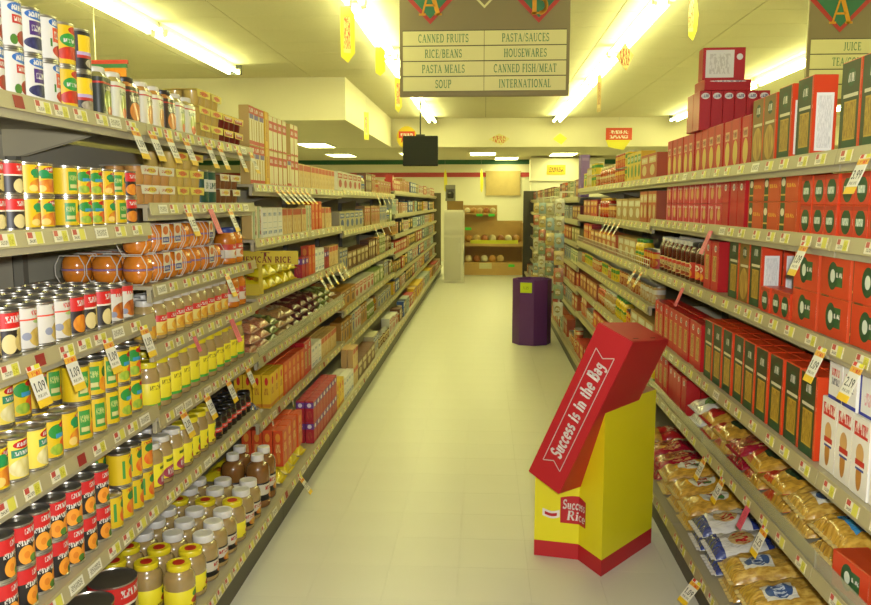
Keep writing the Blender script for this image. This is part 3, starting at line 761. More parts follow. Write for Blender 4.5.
# cartons
def carton_kind(key, name, desc, w, d, h, front, side, top=None, panel=None, cat='box', flaps=True, bev=.0012):
    top = top or side
    body = MB().box(-w / 2, w / 2, -d / 2, d / 2, 0, h - .0006, mis=(0, 0, 0, 0, 0, 1)).mesh('carton', [side, top], bevel=bev)
    fp = MB().box(-w / 2 + .002, w / 2 - .002, -d / 2 - .0006, -d / 2 + .0004, .002, h - .003).mesh('printed_front', front)
    parts = [('carton', body, None), ('printed_front', fp, None)]
    if flaps:
        f = MB()
        f.box(-w / 2 + .002, w / 2 - .002, -d / 2 + .002, -.0008, h - .001, h)
        f.box(-w / 2 + .002, w / 2 - .002, .0008, d / 2 - .002, h - .001, h - .0003)
        parts.append(('top_flap', f.mesh('top_flap', top), None))
    if panel:
        for sx in (-1, 1):
            q = MB()
            x = sx * (w / 2 + .0005)
            q.box(min(x, sx * w / 2 * .98), max(x, sx * w / 2 * .98), -d / 2 + d * .14, d / 2 - d * .14, h * .07, h * .78)
            parts.append(('nutrition_panel' , q.mesh('nutrition_panel', panel), None))
    kind(key, name, cat, desc, parts, w, d + .001, h, .03)
ORR, CRM = '#c83c14', '#d8c48a'
pm('p_nutri', '#dedbd0', [('t', 0, .5, .8, .45, '#c6c3b9', 9)], .5)
pm('p_pasta_green', '#2d3a1e', [('r', .93, .5, .07, .5, '#cc4416'), ('e', 0, .82, .42, .1, '#1f4a2a'), ('t', 0, .82, .32, .05, WHT, 7), ('r', 0, .62, .75, .02, '#c8c2a0'), ('r', 0, .34, .62, .22, '#b3902e'), ('t', 0, .34, .6, .2, '#8a6a1e', 9), ('r', 0, .06, .7, .06, '#1f4a2a')], .5)
pm('p_pasta_gold', '#7a5a1c', [('r', .93, .5, .07, .5, '#cc4416'), ('e', 0, .82, .42, .1, '#1f3a22'), ('t', 0, .82, .32, .05, WHT, 7), ('r', 0, .6, .75, .02, '#c8c2a0'), ('f', 0, .3, .8, .26, '#c8a84a', '#8a5a1c', 4)], .5)
pm('p_oval', '#c8361a', [('e', 0, .48, .74, .42, '#1d4a26'), ('r', -.1, .48, .5, .12, '#8fae94'), ('t', -.1, .48, .5, .12, '#d8dccb', 5), ('r', 0, .93, 1, .07, '#a82c16')], .5)
pm('p_bandbox', '#c04418', [('r', -.62, .5, .26, .5, '#2c4a20'), ('e', -.62, .66, .22, .14, '#d8d2b0'), ('t', .25, .55, .5, .07, '#d8a02a', 6), ('r', -.62, .22, .26, .03, '#c8a84a')], .5)
pm('p_logo', '#c83c18', [('r', .2, .52, .34, .26, '#2a5a2e'), ('e', -.15, .52, .34, .36, '#1d4a26'), ('e', -.15, .52, .16, .17, '#cfd6c0'), ('t', .3, .56, .2, .06, WHT, 6)], .5)
pm('p_redbox', '#b81c20', [('e', .1, .86, .34, .07, '#d8d4c8'), ('t', .1, .86, .26, .04, '#2a2a5a', 6), ('r', -.05, .45, .5, .26, '#c8a85a'), ('t', -.05, .45, .46, .24, '#8a5a2a', 7)], .5)
pm('p_redplain', '#b3191f', [('e', 0, .88, .36, .08, '#d8d4c8'), ('t', 0, .88, .26, .04, '#2a2a5a', 6)], .5)
pm('p_redpasta', '#b81e1e', [('e', -.1, .3, .55, .26, '#cdb45a'), ('r', -.2, .68, .5, .1, '#c9a07a'), ('t', -.2, .68, .44, .06, '#7a1c14', 6), ('r', .75, .5, .25, .5, '#a8181c')], .5)
pm('p_magenta', '#c01a34', [('r', -.6, .5, .12, .5, '#d88a9a'), ('e', .25, .5, .4, .3, '#c8a05a'), ('t', 0, .85, .6, .06, WHT, 6)], .5)
pm('p_icecream', '#dcd6c6', [('t', 0, .86, .8, .08, '#c8281e', 5), ('r', 0, .78, .8, .02, '#c8281e'), ('e', 0, .26, .34, .2, '#b0762e'), ('e', 0, .54, .46, .14, '#c89a5a'), ('r', .05, .42, .55, .045, '#b8281e'), ('r', .05, .37, .55, .02, '#d8d4c8'), ('r', .05, .345, .5, .015, '#2a3f8a')], .5)
pm('p_whiteblue', '#dcdad2', [('r', 0, .04, 1, .04, '#2a3a9a'), ('r', -.93, .5, .07, .5, '#2a3a9a'), ('t', -.1, .45, .5, .16, '#d89aa0', 6)], .5)
pm('p_icecone2', '#dcd8cc', [('t', 0, .75, .6, .1, '#c8281e', 5), ('t', 0, .5, .6, .09, '#3a3a4a', 5), ('r', 0, .05, 1, .05, '#2a3a9a')], .5)
carton_kind('lasagna', 'pasta_carton', 'green-fronted orange pasta box', .122, .072, .245, MATS['p_pasta_green'], mat('carton_orange', ORR, .35), panel=MATS['p_nutri'])
carton_kind('lasagna_tall', 'pasta_carton', 'tallest green-fronted orange pasta box', .122, .072, .268, MATS['p_pasta_green'], mat('carton_orange', ORR, .35), panel=MATS['p_nutri'])
carton_kind('lasagna_gold', 'pasta_carton', 'gold-fronted orange pasta box', .122, .072, .235, MATS['p_pasta_gold'], mat('carton_orange', ORR, .35), panel=MATS['p_nutri'])
carton_kind('lasagna_low', 'pasta_carton', 'green-fronted orange pasta box', .122, .06, .255, MATS['p_pasta_green'], mat('carton_orange', ORR, .35))
carton_kind('oval_box', 'small_pasta_box', 'small orange box with green oval', .086, .07, .088, MATS['p_oval'], mat('carton_orange', ORR, .35))
carton_kind('band_box', 'pasta_box', 'orange box with green band', .16, .1, .098, MATS['p_bandbox'], mat('carton_orange2', '#b84a1a', .35))
carton_kind('logo_box', 'lasagna_box', 'large orange box with green logo', .19, .12, .115, MATS['p_logo'], MATS['p_bandbox'], top=mat('carton_orange3', '#c4411a', .35))
carton_kind('red_box', 'red_carton', 'tall red carton with tan window', .105, .06, .215, MATS['p_redbox'], mat('carton_red', '#b01a1e', .3))
carton_kind('red_plain', 'red_carton', 'plain red carton with oval badge', .09, .07, .18, MATS['p_redplain'], mat('carton_red', '#b01a1e', .3))
carton_kind('red_pasta', 'pasta_carton', 'red pasta box with yellow shells', .11, .06, .19, MATS['p_redpasta'], mat('carton_red', '#b01a1e', .3))
carton_kind('magenta_box', 'red_carton', 'magenta-red carton with pink edge', .11, .08, .09, MATS['p_magenta'], mat('carton_mag', '#b81a34', .3))
carton_kind('cone_box', 'ice_cream_cone_box', 'white ice cream cone box', .098, .098, .21, MATS['p_icecream'], mat('carton_white', '#d8d4c6', .5))
carton_kind('white_blue_box', 'white_carton', 'white box with blue edges', .15, .12, .11, MATS['p_whiteblue'], mat('carton_white', '#d8d4c6', .5))
carton_kind('cone_box_small', 'white_carton', 'small white box with red lettering', .085, .1, .11, MATS['p_icecone2'], mat('carton_white', '#d8d4c6', .5))
pm('p_ricered', '#d2c49a', [('r', 0, .9, 1, .1, '#bb3a24'), ('t', 0, .9, .7, .05, WHT, 5), ('r', 0, .74, .8, .06, '#6a5a9a'), ('r', 0, .35, .9, .3, '#b0913e'), ('r', -.45, .35, .3, .3, '#dcd3b0'), ('r', .5, .35, .26, .3, '#dcd3b0'), ('r', 0, .06, 1, .05, '#bb3a24')], .5)
pm('p_ricered2', '#d2c49a', [('r', 0, .72, 1, .14, '#bb2a22'), ('t', 0, .72, .7, .06, WHT, 5), ('r', .92, .5, .1, .5, '#bb2a22'), ('r', 0, .03, 1, .04, '#bb2a22'), ('r', -.5, .3, .32, .26, '#dcd3b0'), ('r', .5, .3, .32, .26, '#dcd3b0')], .5)
pm('p_yellowbox', '#d8a81a', [('r', .7, .5, .3, .5, '#c8901a'), ('t', -.2, .5, .5, .3, '#a86a14', 5)], .5)
pm('p_tanbox', '#c9a86a', [('r', 0, .85, 1, .12, '#b8482a'), ('f', 0, .35, .7, .26, '#a8743a', '#d8c48a', 4), ('r', -.93, .5, .06, .5, '#dcd6c0')], .5)
pm('p_greenstripe', '#cfc8ae', [('r', -.3, .5, .14, .5, '#3f8a4a'), ('r', .2, .5, .1, .5, '#4a9a8a'), ('t', .6, .5, .3, .4, '#9a3a2a', 5)], .5)
pm('p_whitebox', '#dad8d2', [('t', 0, .78, .7, .06, '#5a7aa8', 5), ('r', 0, .3, .7, .01, '#9aa8b8'), ('r', 0, .5, .7, .01, '#9aa8b8'), ('t', 0, .15, .7, .06, '#5a7aa8', 5)], .5)
pm('p_yellow', '#dcb41a', [('e', .1, .8, .4, .12, '#c8281c'), ('t', 0, .5, .5, .1, '#a85a14', 5), ('r', 0, .08, 1, .05, '#c8801a')], .5)
pm('p_orange', '#c8461a', [('e', 0, .8, .5, .12, '#d88a2a'), ('t', 0, .5, .5, .12, '#e0c06a', 5), ('f', 0, .22, .6, .16, '#b8301a', '#d8902a', 4)], .5)
pm('p_redpurple', '#a81e2c', [('r', 0, .8, 1, .14, '#6a3a8a'), ('e', 0, .8, .5, .1, '#d8d0d8'), ('f', 0, .35, .6, .2, '#c8503a', '#8e1a24', 4)], .5)
carton_kind('rice_tall', 'rice_carton', 'tall cream rice box with red top', .09, .05, .19, MATS['p_ricered'], mat('carton_cream', '#b89a52', .5))
carton_kind('rice_tall2', 'rice_carton', 'cream rice box with red stripe', .09, .05, .185, MATS['p_ricered2'], mat('carton_cream', '#b89a52', .5))
carton_kind('yellow_tall', 'rice_carton', 'tall yellow rice box', .08, .05, .19, MATS['p_yellowbox'], mat('carton_yel', '#d2a01a', .5))
carton_kind('tan_box', 'dinner_carton', 'tan dinner box with orange top', .115, .045, .15, MATS['p_tanbox'], mat('carton_tan', '#b8935a', .5))
carton_kind('stripe_box', 'dinner_carton', 'cream box with green stripes', .09, .05, .165, MATS['p_greenstripe'], mat('carton_cream', '#b89a52', .5))
carton_kind('white_box', 'dinner_carton', 'white box with fine blue lettering', .1, .06, .155, MATS['p_whitebox'], mat('carton_white', '#d8d4c6', .5))
carton_kind('yellow_box', 'dinner_carton', 'yellow box with red badge', .09, .046, .185, MATS['p_yellow'], MATS['p_yellow'], top=mat('carton_yel2', '#d2ac1a', .5))
carton_kind('orange_box', 'dinner_carton', 'orange box with golden print', .1, .05, .19, MATS['p_orange'], MATS['p_orange'], top=mat('carton_or', '#c0441a', .5))
carton_kind('purple_box', 'dinner_carton', 'red box with purple top', .09, .05, .128, MATS['p_redpurple'], MATS['p_redpurple'], top=mat('carton_rp', '#a02030', .5))

# bags
def bag_mesh(w, l, t, seed, m, nx=20, ny=18, wr=.5):
    rg = random.Random(seed)
    ox, oy = rg.random() * 50, rg.random() * 50
    mb = MB()
    def hgt(u, v):
        e = max(0, 1 - abs(u) ** 3.2) ** .7 * max(0, 1 - abs(v) ** 4) ** .6
        nz = noise.noise(Vector((u * 2.2 + ox, v * 2.2 + oy, 0))) * .34 + noise.noise(Vector((u * 6 + ox, v * 6 + oy, 3))) * .26
        return t * e * (1 + wr * nz * 2)
    def edge(u, v):
        k = 1 + .05 * noise.noise(Vector((u * 3 + oy, v * 3 + ox, 7)))
        return (u * w / 2 * k, v * l / 2 * (1 + .02 * noise.noise(Vector((u * 5 + ox, 2, 1)))))
    n0 = len(mb.v)
    for side in (1, 0):
        for j in range(ny + 1):
            for i in range(nx + 1):
                u, v = -1 + 2 * i / nx, -1 + 2 * j / ny
                x, y = edge(u, v)
                z = hgt(u, v) if side else 0.0
                mb.v.append((x, y, .002 + z if side else .0))
    st = (nx + 1) * (ny + 1)
    for j in range(ny):
        for i in range(nx):
            a = j * (nx + 1) + i
            q = (a, a + 1, a + nx + 2, a + nx + 1)
            uv = [(i / nx, j / ny), ((i + 1) / nx, j / ny), ((i + 1) / nx, (j + 1) / ny), (i / nx, (j + 1) / ny)]
            mb.face(q, 0, uv)
            mb.face([st + k for k in q][::-1], 0, uv[::-1])
    def ring():
        r = [(i, 0) for i in range(nx)] + [(nx, j) for j in range(ny)] + [(nx - i, ny) for i in range(nx)] + [(0, ny - j) for j in range(ny)]
        return [j * (nx + 1) + i for i, j in r]
    rr = ring()
    for k in range(len(rr)):
        a, b = rr[k], rr[(k + 1) % len(rr)]
        mb.face((st + a, st + b, b, a), 0, [(0, 0)] * 4)
    return mb.mesh('bag', m, smooth=60)
def seal_mesh(w, l, m):
    out = []; n = 14
    for sy in (-1, 1):
        mb = MB()
        for i in range(n):
            x0, x1 = -w / 2 * .94 + w * .94 * i / n, -w / 2 * .94 + w * .94 * (i + 1) / n
            z0, z1 = .003 + .003 * (i % 2), .003 + .003 * ((i + 1) % 2)
            y0, y1 = sy * (l / 2 - .006), sy * (l / 2 + .012)
            q = [(x0, y0, z0), (x1, y0, z1), (x1, y1, z1), (x0, y1, z0)]
            mb.quad(*(q if sy > 0 else q[::-1]))
            mb.quad(*[(p[0], p[1], p[2] - .0015) for p in (q[::-1] if sy > 0 else q)])
        out.append(mb.mesh('seal', m))
    return out
def bag_kind(key, name, desc, w, l, t, m, sealcol, seeds=(1, 2, 3)):
    for i, sd in enumerate(seeds):
        bm_ = bag_mesh(w, l, t, sd * 17 + len(key), m)
        zmax = max(v.co.z for v in bm_.vertices)
        kind('%s_%d' % (key, i), name, 'bag', desc, [('bag', bm_, None)] + [('seal', q_, None) for q_ in seal_mesh(w, l, mat('seal_' + sealcol.strip('#'), sealcol, .35, coat=.5))], w, l + .024, zmax, .15)
GOLD = ('#a87c28', 9)
pm('g_gold', '#d2ac4e', [('r', .2, .42, .42, .2, '#d8d4c0'), ('e', .2, .42, .36, .17, '#3f5a86'), ('t', .2, .42, .3, .08, '#c8d0d8', 6)], .5, rough=.3, coat=.9, grain=GOLD, crinkle=.5)
pm('g_gold_oval', '#cfa03c', [('e', .05, .55, .62, .3, '#d8a01e'), ('e', .05, .55, .54, .25, '#dcd8c8'), ('t', .05, .55, .4, .12, '#a8401e', 5), ('e', .3, .62, .12, .08, '#4a7a3a')], .5, rough=.3, coat=.9, grain=GOLD, crinkle=.5)
pm('g_redgold', '#c89a3a', [('r', 0, .75, 1, .25, '#a8161e'), ('t', 0, .78, .7, .1, '#d8c8a0', 5), ('r', .1, .2, .5, .12, '#a8161e')], .5, rough=.28, coat=.9, grain=GOLD, crinkle=.5)
pm('g_crimson', '#96142a', [('t', 0, .55, .8, .2, '#c88a5a', 4), ('f', .2, .3, .5, .2, '#c8a04a', '#8e1a2a', 3), ('e', -.3, .8, .3, .12, '#d8c8a0')], .5, rough=.26, coat=.9, crinkle=.6)
pm('g_green', '#c89a34', [('e', .1, .5, .7, .28, '#1f3a22'), ('t', .1, .5, .4, .1, '#9ab08a', 5), ('r', -.55, .14, .45, .2, '#b8281c'), ('r', .4, .88, .6, .14, '#a8161e')], .5, rough=.28, coat=.9, grain=GOLD, crinkle=.5)
pm('g_white', '#d2cec2', [('r', 0, .1, 1, .08, '#2a3a7a'), ('r', 0, .88, 1, .05, '#2a3a7a'), ('e', .1, .5, .5, .2, '#c8a86a'), ('t', .1, .5, .4, .1, '#b8282a', 4)], .5, rough=.26, coat=.9, crinkle=.6)
pm('g_whiteyel', '#d6d2c2', [('e', -.1, .6, .6, .3, '#d8a81e'), ('e', -.1, .6, .5, .24, '#dcd8cc'), ('t', -.1, .6, .4, .1, '#b85a2a', 5), ('e', .3, .3, .3, .12, '#6a8a4a')], .5, rough=.26, coat=.9, crinkle=.6)
pm('g_blue', '#cfa440', [('r', .1, .5, .52, .28, '#3a8ab8'), ('r', .1, .5, .42, .2, '#4a5a9a'), ('t', .1, .5, .4, .1, '#c8d4e0', 5), ('e', .1, .85, .5, .1, '#c89ab8')], .5, rough=.26, coat=.9, grain=GOLD, crinkle=.5)
pm('g_beanmaroon', '#6a2a2e', [('e', .1, .55, .5, .25, '#b8a07a'), ('t', .1, .55, .36, .1, '#7a1a1c', 5)], .5, rough=.3, coat=.8, grain=('#4a1418', 14))
pm('g_beantan', '#b08a5a', [('e', .1, .55, .5, .25, '#c8b89a'), ('r', 0, .85, 1, .12, '#b8482a'), ('t', .1, .55, .36, .1, '#7a3a1c', 5)], .5, rough=.3, coat=.8, grain=('#8a6234', 14))
pm('g_beangreen', '#7a7a3a', [('e', .1, .55, .5, .25, '#a8b87a'), ('r', 0, .88, 1, .1, '#2f6a2c')], .5, rough=.3, coat=.8, grain=('#55602a', 14))
pm('g_beanpink', '#c08a6a', [('e', .0, .5, .6, .2, '#cfa88a'), ('r', 0, .88, 1, .1, '#c83a2a')], .5, rough=.3, coat=.8, grain=('#a8623a', 14))
pm('g_yellowbag', '#d8c41a', [('e', .0, .5, .6, .3, '#c89a1a'), ('t', 0, .5, .7, .1, '#b8281c', 5)], .5, rough=.3, coat=.8)
bag_kind('noodle', 'noodle_bag', 'clear bag of golden egg noodles', .20, .26, .042, MATS['g_gold'], '#c8b06a')
bag_kind('noodle_oval', 'noodle_bag', 'golden noodle bag with white oval', .19, .25, .04, MATS['g_gold_oval'], '#c8b06a')
bag_kind('red_gold', 'pasta_bag', 'golden pasta bag with red top', .19, .24, .04, MATS['g_redgold'], '#a8202a')
bag_kind('crimson', 'pasta_bag', 'crimson shiny pasta bag', .18, .23, .038, MATS['g_crimson'], '#96142a')
bag_kind('green_label', 'pasta_bag', 'golden pasta bag with dark green label', .19, .24, .04, MATS['g_green'], '#b89a4a')
bag_kind('white_blue', 'noodle_bag', 'white noodle bag with blue stripes', .19, .25, .04, MATS['g_white'], '#ccc8c0')
bag_kind('white_yellow', 'noodle_bag', 'white noodle bag with yellow-ringed oval', .19, .25, .04, MATS['g_whiteyel'], '#d0ccc0')
bag_kind('blue_label', 'noodle_bag', 'golden noodle bag with blue label', .22, .26, .045, MATS['g_blue'], '#c8b06a')
bag_kind('bean_maroon', 'bean_bag', 'bag of maroon beans', .17, .172, .032, MATS['g_beanmaroon'], '#8a6a5a')
bag_kind('bean_tan', 'bean_bag', 'bag of tan beans', .17, .172, .032, MATS['g_beantan'], '#b89a7a')
bag_kind('bean_green', 'bean_bag', 'bag of green split peas', .17, .172, .032, MATS['g_beangreen'], '#8a9a5a')
bag_kind('bean_pink', 'bean_bag', 'bag of pinkish beans', .16, .172, .036, MATS['g_beanpink'], '#c8a88a')
bag_kind('yellow_bag', 'rice_bag', 'bright yellow rice bag', .13, .18, .045, MATS['g_yellowbag'], '#c8b41a')

# plain mixed goods for the far bays
FAR = {}
def far_kinds(pal, tag):
    out = []
    for nm, col, acc in pal:
        key = tag + nm.replace(' ', '_')
        fm_ = pm('far_' + key, col, [('r', 0, .78, .8, .13, acc), ('e', 0, .36, .55, .22, acc), ('t', 0, .78, .6, .06, WHT, 5)], .5)
        fc = pm('farc_' + key, col, [('r', 0, .74, 4, .14, acc), ('f', 0, .34, .7, .24, acc, col, 3)], S)
        sm_ = mat('fars_' + key, col, .5)
        carton_kind('fb_' + key, 'tall_carton', nm + ' grocery box', .12, .09, .19, fm_, sm_, flaps=False, bev=0)
        carton_kind('fw_' + key, 'wide_carton', 'wide ' + nm + ' grocery box', .24, .12, .15, fm_, sm_, flaps=False, bev=0)
        carton_kind('fx_' + key, 'grocery_case', nm + ' grocery case', .36, .14, .17, fm_, sm_, flaps=False, bev=0)
        can_kind('fc_' + key, 'grocery_can', nm + ' grocery can', .04, .11, fc, 12)
        jar_kind('fj_' + key, 'grocery_jar', nm + ' grocery jar', .042, .16, col, acc, fc, seg=12, coat=.4)
        out += ['fb_' + key, 'fw_' + key, 'fx_' + key, 'fc_' + key, 'fj_' + key]
    return out
FAR['L'] = far_kinds([('tan and red', '#a5804a', '#9a2f20'), ('white and red', '#bdb9aa', '#a0201c'), ('gold and brown', '#a87620', '#5a2e14'), ('cream and blue', '#a89e7a', '#2c4a8a'), ('brown and cream', '#63381a', '#b8a878'), ('pale green', '#7f8f4e', '#c0bc9c')], 'L')
FAR['LF'] = far_kinds([('blue and white', '#2c4a8a', '#c8c8c0'), ('black and yellow', '#2a2620', '#c8a41e'), ('red and cream', '#a82a22', '#d0c49a'), ('yellow and red', '#d0aa1e', '#a82a1e'), ('silver and teal', '#a8aca0', '#3a7a7a')], 'F')
FAR['R'] = far_kinds([('red and gold', '#a8281c', '#c8962a'), ('rust brown', '#8a3a1c', '#c8a05a'), ('orange and cream', '#a84a18', '#c0ae7a'), ('yellow and green', '#c8a81e', '#3a7a2c'), ('tan and white', '#a5824a', '#c0bca8')], 'R')
FAR['RF'] = far_kinds([('olive and tan', '#7a7038', '#c0aa74'), ('dark and red', '#3a2e24', '#a82a1e'), ('cream and green', '#c2b88e', '#3f6a34'), ('grey and blue', '#8a8a7c', '#34507a'), ('maroon and gold', '#6a2420', '#c09a3a')], 'G')

# ------------------------------------------------------------------ placing
PRNG = random.Random(11)
def put(key, x, y, z, rz, where='', row=None, layer=None, tilt=None, group=None):
    k = KIND[key]
    nm, me, _ = k['parts'][0]
    o = bpy.data.objects.new(k['name'], me); C.objects.link(o)
    o.location = (x, y, z + .0012)
    o.rotation_euler = (tilt[0], tilt[1], rz) if tilt else (0, 0, rz)
    for pn, pmesh, loc in k['parts'][1:]:
        c = bpy.data.objects.new(pn, pmesh); C.objects.link(c); c.parent = o
    o['category'] = k['cat']
    RECS.append((o, k['desc'], where, row, layer, y))
    return o
SIDE = {-1: (XFL, XDL, PI / 2), 1: (XFR, XDR, -PI / 2)}
ROWN = ['front row', 'second row', 'third row', 'fourth row', 'fifth row']
def limit(side, z, y):
    if side < 0: return 2.63 if z in (1.53, 1.225, .91) else 3.835 if y < 3.7 else 6.275 if y < 6.2 else 99
    return 4.705 if y < 4.6 else 99
def fill(side, z, y, seq, where, setback=.014, deep=1, layers=1, gap=.004, deck=False, layer0=0, rot=0.0, skip=None, jx=.006):
    """a run of facings along the aisle from y on; returns the y reached"""
    xf, xd, rz = SIDE[side]
    front = xd if deck else xf
    ymax = limit(side, z, y)
    for item in seq:
        key, n = item[0], item[1]
        ly = item[2] if len(item) > 2 else layers
        for i in range(n):
            if key is None: y += .01; continue
            k = KIND[key]
            if y + k['w'] > ymax: continue
            jx_ = PRNG.uniform(0, jx)
            for r in range(deep):
                for l in range(ly):
                    if skip and skip(y, r, l): continue
                    x = front + side * (setback + jx_ + k['d'] / 2 + r * (k['d'] + .004))
                    if abs(x - front) > abs((XBL if side < 0 else XBR) - front) - k['d'] / 2: continue
                    put(key, x, y + k['w'] / 2, z + l * (k['h'] + .0005) + layer0, rz + rot + PRNG.uniform(-k['jit'], k['jit']) * (.2 if k['cat'] == 'box' else 1), where,
                        ROWN[r] if deep > 1 else None, ('lower layer', 'upper layer', 'third layer')[l] if ly > 1 else None)
            y += k['w'] + gap
    return y
# ------------------------------------------------------------------ left shelves, near bays
LT, L2s, L3s, L4s, L5s, LD = 'left top shelf', 'left second shelf', 'left third shelf', 'left fourth shelf', 'left fifth shelf', 'left bottom deck'
# top shelf
fill(-1, 1.855, 1.058, [('pie_apple', 9), ('pie_apple', 1), ('pie_apple', 1), ('pie_blueberry', 1), ('pie_cherry', 1), ('tomato_can', 1), ('black_can', 1)], LT, setback=.02, layers=2, gap=.006)
y = fill(-1, 1.855, 2.37, [('jar_dark_green', 1), ('jar_white_green', 1), ('jar_dark_orange', 1), ('jar_white_orange', 2), ('jar_dark_orange', 1), ('jar_white_green', 2)], LT, setback=.02, gap=.012)
y = fill(-1, 1.855, y + .01, [('cups_yellow', 2)], LT, setback=.02, layers=3)
y = fill(-1, 1.855, y, [('cups_red', 2)], LT, setback=.02, layers=2)
# second shelf: two layers of short cans
fill(-1, 1.53, 1.016, [('small_pear', 13), ('small_yellow_a', 2)], L2s, setback=.02, layers=2, gap=.002)
fill(-1, 1.53, 2.115, [('small_yellow_b', 1)], L2s, setback=.10, layers=2, gap=.003)
fill(-1, 1.53, 2.17, [('small_yellow_c', 1), ('small_yellow_b', 2), ('small_yellow_a', 1), ('small_yellow_c', 1), ('small_peach', 1)], L2s, setback=.02, layers=2, gap=.003)
fill(-1, 1.595, 2.65, [('cups_cream', 2, 2), ('cups_yellow', 2, 3), ('green_can', 2, 1), ('cups_brown', 3, 2)], L2s, setback=.03, gap=.01, layers=2)
# third shelf: tall cans, four rows deep; clear bowls standing behind
fill(-1, 1.225, 1.04, [('pear_can', 11), ('white_can', 3), ('peach_can', 1), ('pear_can', 2), ('white_peach_can', 2)], L3s, setback=.02, deep=4, gap=.002)
fill(-1, 1.32, 2.64, [('bowls_clear', 1), ('bowls_sleeve', 2), ('bowls_clear', 2), ('bowls_sleeve', 1), ('bowls_clear', 1)], L3s, setback=.02, gap=.012, layers=2, deep=3, skip=lambda y, r, l: (l == 1 and y > 3.35) or (r > 0 and (y > 3.2 or l == 1)))
fill(-1, 1.32, 3.58, [('peach_jar', 2)], L3s, setback=.02)
# fourth shelf
fill(-1, .91, 1.084, [('yellow_pear', 7), ('yellow_a', 2), ('yellow_pear', 2), ('yellow_b', 1), ('yellow_a', 1), ('yellow_c', 3), ('yellow_b', 2)], L4s, setback=.02, deep=2, layers=2, gap=.004, skip=lambda y, r, l: l == 1 and r == 0 and y < 2.12)
fill(-1, 1.115, 2.66, [('sauce_red_label', 10)], L4s, setback=.02, gap=.006, deep=2)
fill(-1, 1.115, 3.60, [('peach_jar', 2)], L4s, setback=.02)
# fifth shelf
fill(-1, .575, 1.088, [('apricot_can', 15), ('pineapple_can', 4)], L5s, setback=.02, deep=2, layers=2, gap=.002, skip=lambda y, r, l: (l == 1 and r == 0 and 2.28 < y < 2.36))
fill(-1, .865, 2.66, [('sauce_yellow_green', 11)], L5s, setback=.02, deep=2, gap=.005)
# sixth shelf of the second bay
L6s = 'left shelf above deck'
fill(-1, .575, 2.66, [('sauce_maroon', 3), ('sauce_yellow', 4), ('dark_jar', 7)], L6s, setback=.02, deep=2, gap=.004)
# deck
fill(-1, .175, 1.382, [('large_can', 7)], LD, setback=.17, deep=1, gap=.01, deck=True)
fill(-1, .175, 2.56, [('big_sauce_yellow', 2), ('big_sauce_white', 3), ('big_sauce_yellow', 1), ('big_sauce_white', 2)], LD, setback=.02, deep=3, gap=.006, deck=True)
fill(-1, .175, 3.54, [('brown_bottle', 2)], LD, setback=.02, deep=2, gap=.004, deck=True)

# ------------------------------------------------------------------ left shelves, rice and beans bays
fill(-1, 1.69, 3.88, [('rice_tall', 3, 2), ('yellow_tall', 1, 2), ('rice_tall2', 4, 2), ('rice_tall', 1, 1), ('rice_tall2', 2, 2), ('tan_box', 10, 1)], LT, setback=.02, gap=.004)
fill(-1, 1.42, 3.88, [('stripe_box', 2), ('white_box', 4), ('tan_box', 5), ('stripe_box', 2), ('orange_box', 3), ('tan_box', 3)], L2s, setback=.02, gap=.004)
fill(-1, 1.13, 4.95, [('purple_box', 2), ('orange_box', 2), ('white_box', 3), ('purple_box', 2), ('tan_box', 3)], L3s, setback=.02, gap=.004)

def bags(side, z, y, seq, where, deck=False, deep=2, layers=2, setback=.03, tilt=R(9), jrot=.06, side_on=False):
    xf, xd, rz = SIDE[side]
    front = xd if deck else xf
    ymax = limit(side, z, y)
    back = abs((XBL if side < 0 else XBR) - front)
    for key, n in seq:
        for i in range(n):
            k = dict(KIND['%s_%d' % (key, i % 3)])
            if side_on: k['w'], k['d'] = k['d'], k['w']
            if y + k['w'] > ymax: continue
            for l in range(layers):
                for r in range(deep):
                    kk = '%s_%d' % (key, (i + r + l) % 3)
                    t = tilt + PRNG.uniform(-.03, .03)
                    x = front + side * (setback + k['d'] / 2 + r * (k['d'] + .012) + PRNG.uniform(0, .01))
                    if abs(x - front) + k['d'] / 2 > back - .04: continue
                    zz = z + .003 + math.sin(t) * k['d'] / 2 + l * (k['h'] * 1.12 + .002) + .006
                    put(kk, x, y + k['w'] / 2 + PRNG.uniform(-.006, .006), zz, rz + PRNG.uniform(-jrot, jrot) + (PI / 2 if side_on else 0), where,
                        ('front-row', 'back-row', 'rear-row')[r] if deep > 1 else None, ('lower-layer', 'upper-layer', 'third-layer')[l] if layers > 1 else None, tilt=(t, PRNG.uniform(-.015, .015)))
            y += k['w'] * 1.05 + .012
    return y
bags(-1, 1.13, 4.14, [('yellow_bag', 5)], L3s, deep=2, layers=2)
bags(-1, .83, 3.90, [('bean_pink', 2), ('bean_green', 1), ('bean_tan', 2), ('bean_maroon', 4), ('bean_green', 2), ('bean_tan', 3), ('bean_maroon', 2)], L4s, deep=2, layers=3, tilt=R(6), jrot=.1)
bags(-1, .5, 3.90, [('white_blue', 1)], L5s, deep=1, layers=1)
fill(-1, .5, 4.14, [('yellow_box', 3), ('orange_box', 5), ('red_box', 2), ('white_box', 3), ('tan_box', 5)], L5s, setback=.02, gap=.005, deep=4)
bags(-1, .175, 3.86, [('yellow_bag', 4)], LD, deck=True, deep=2, layers=1, tilt=R(2), jrot=.02)
fill(-1, .250, 3.93, [('orange_box', 4)], LD, setback=.04, gap=.01, deck=True, deep=4)
fill(-1, .175, 4.58, [('purple_box', 8, 2), ('yellow_box', 3, 1), ('white_box', 4, 1), ('tan_box', 2, 2)], LD, setback=.02, gap=.004, deck=True, deep=2)

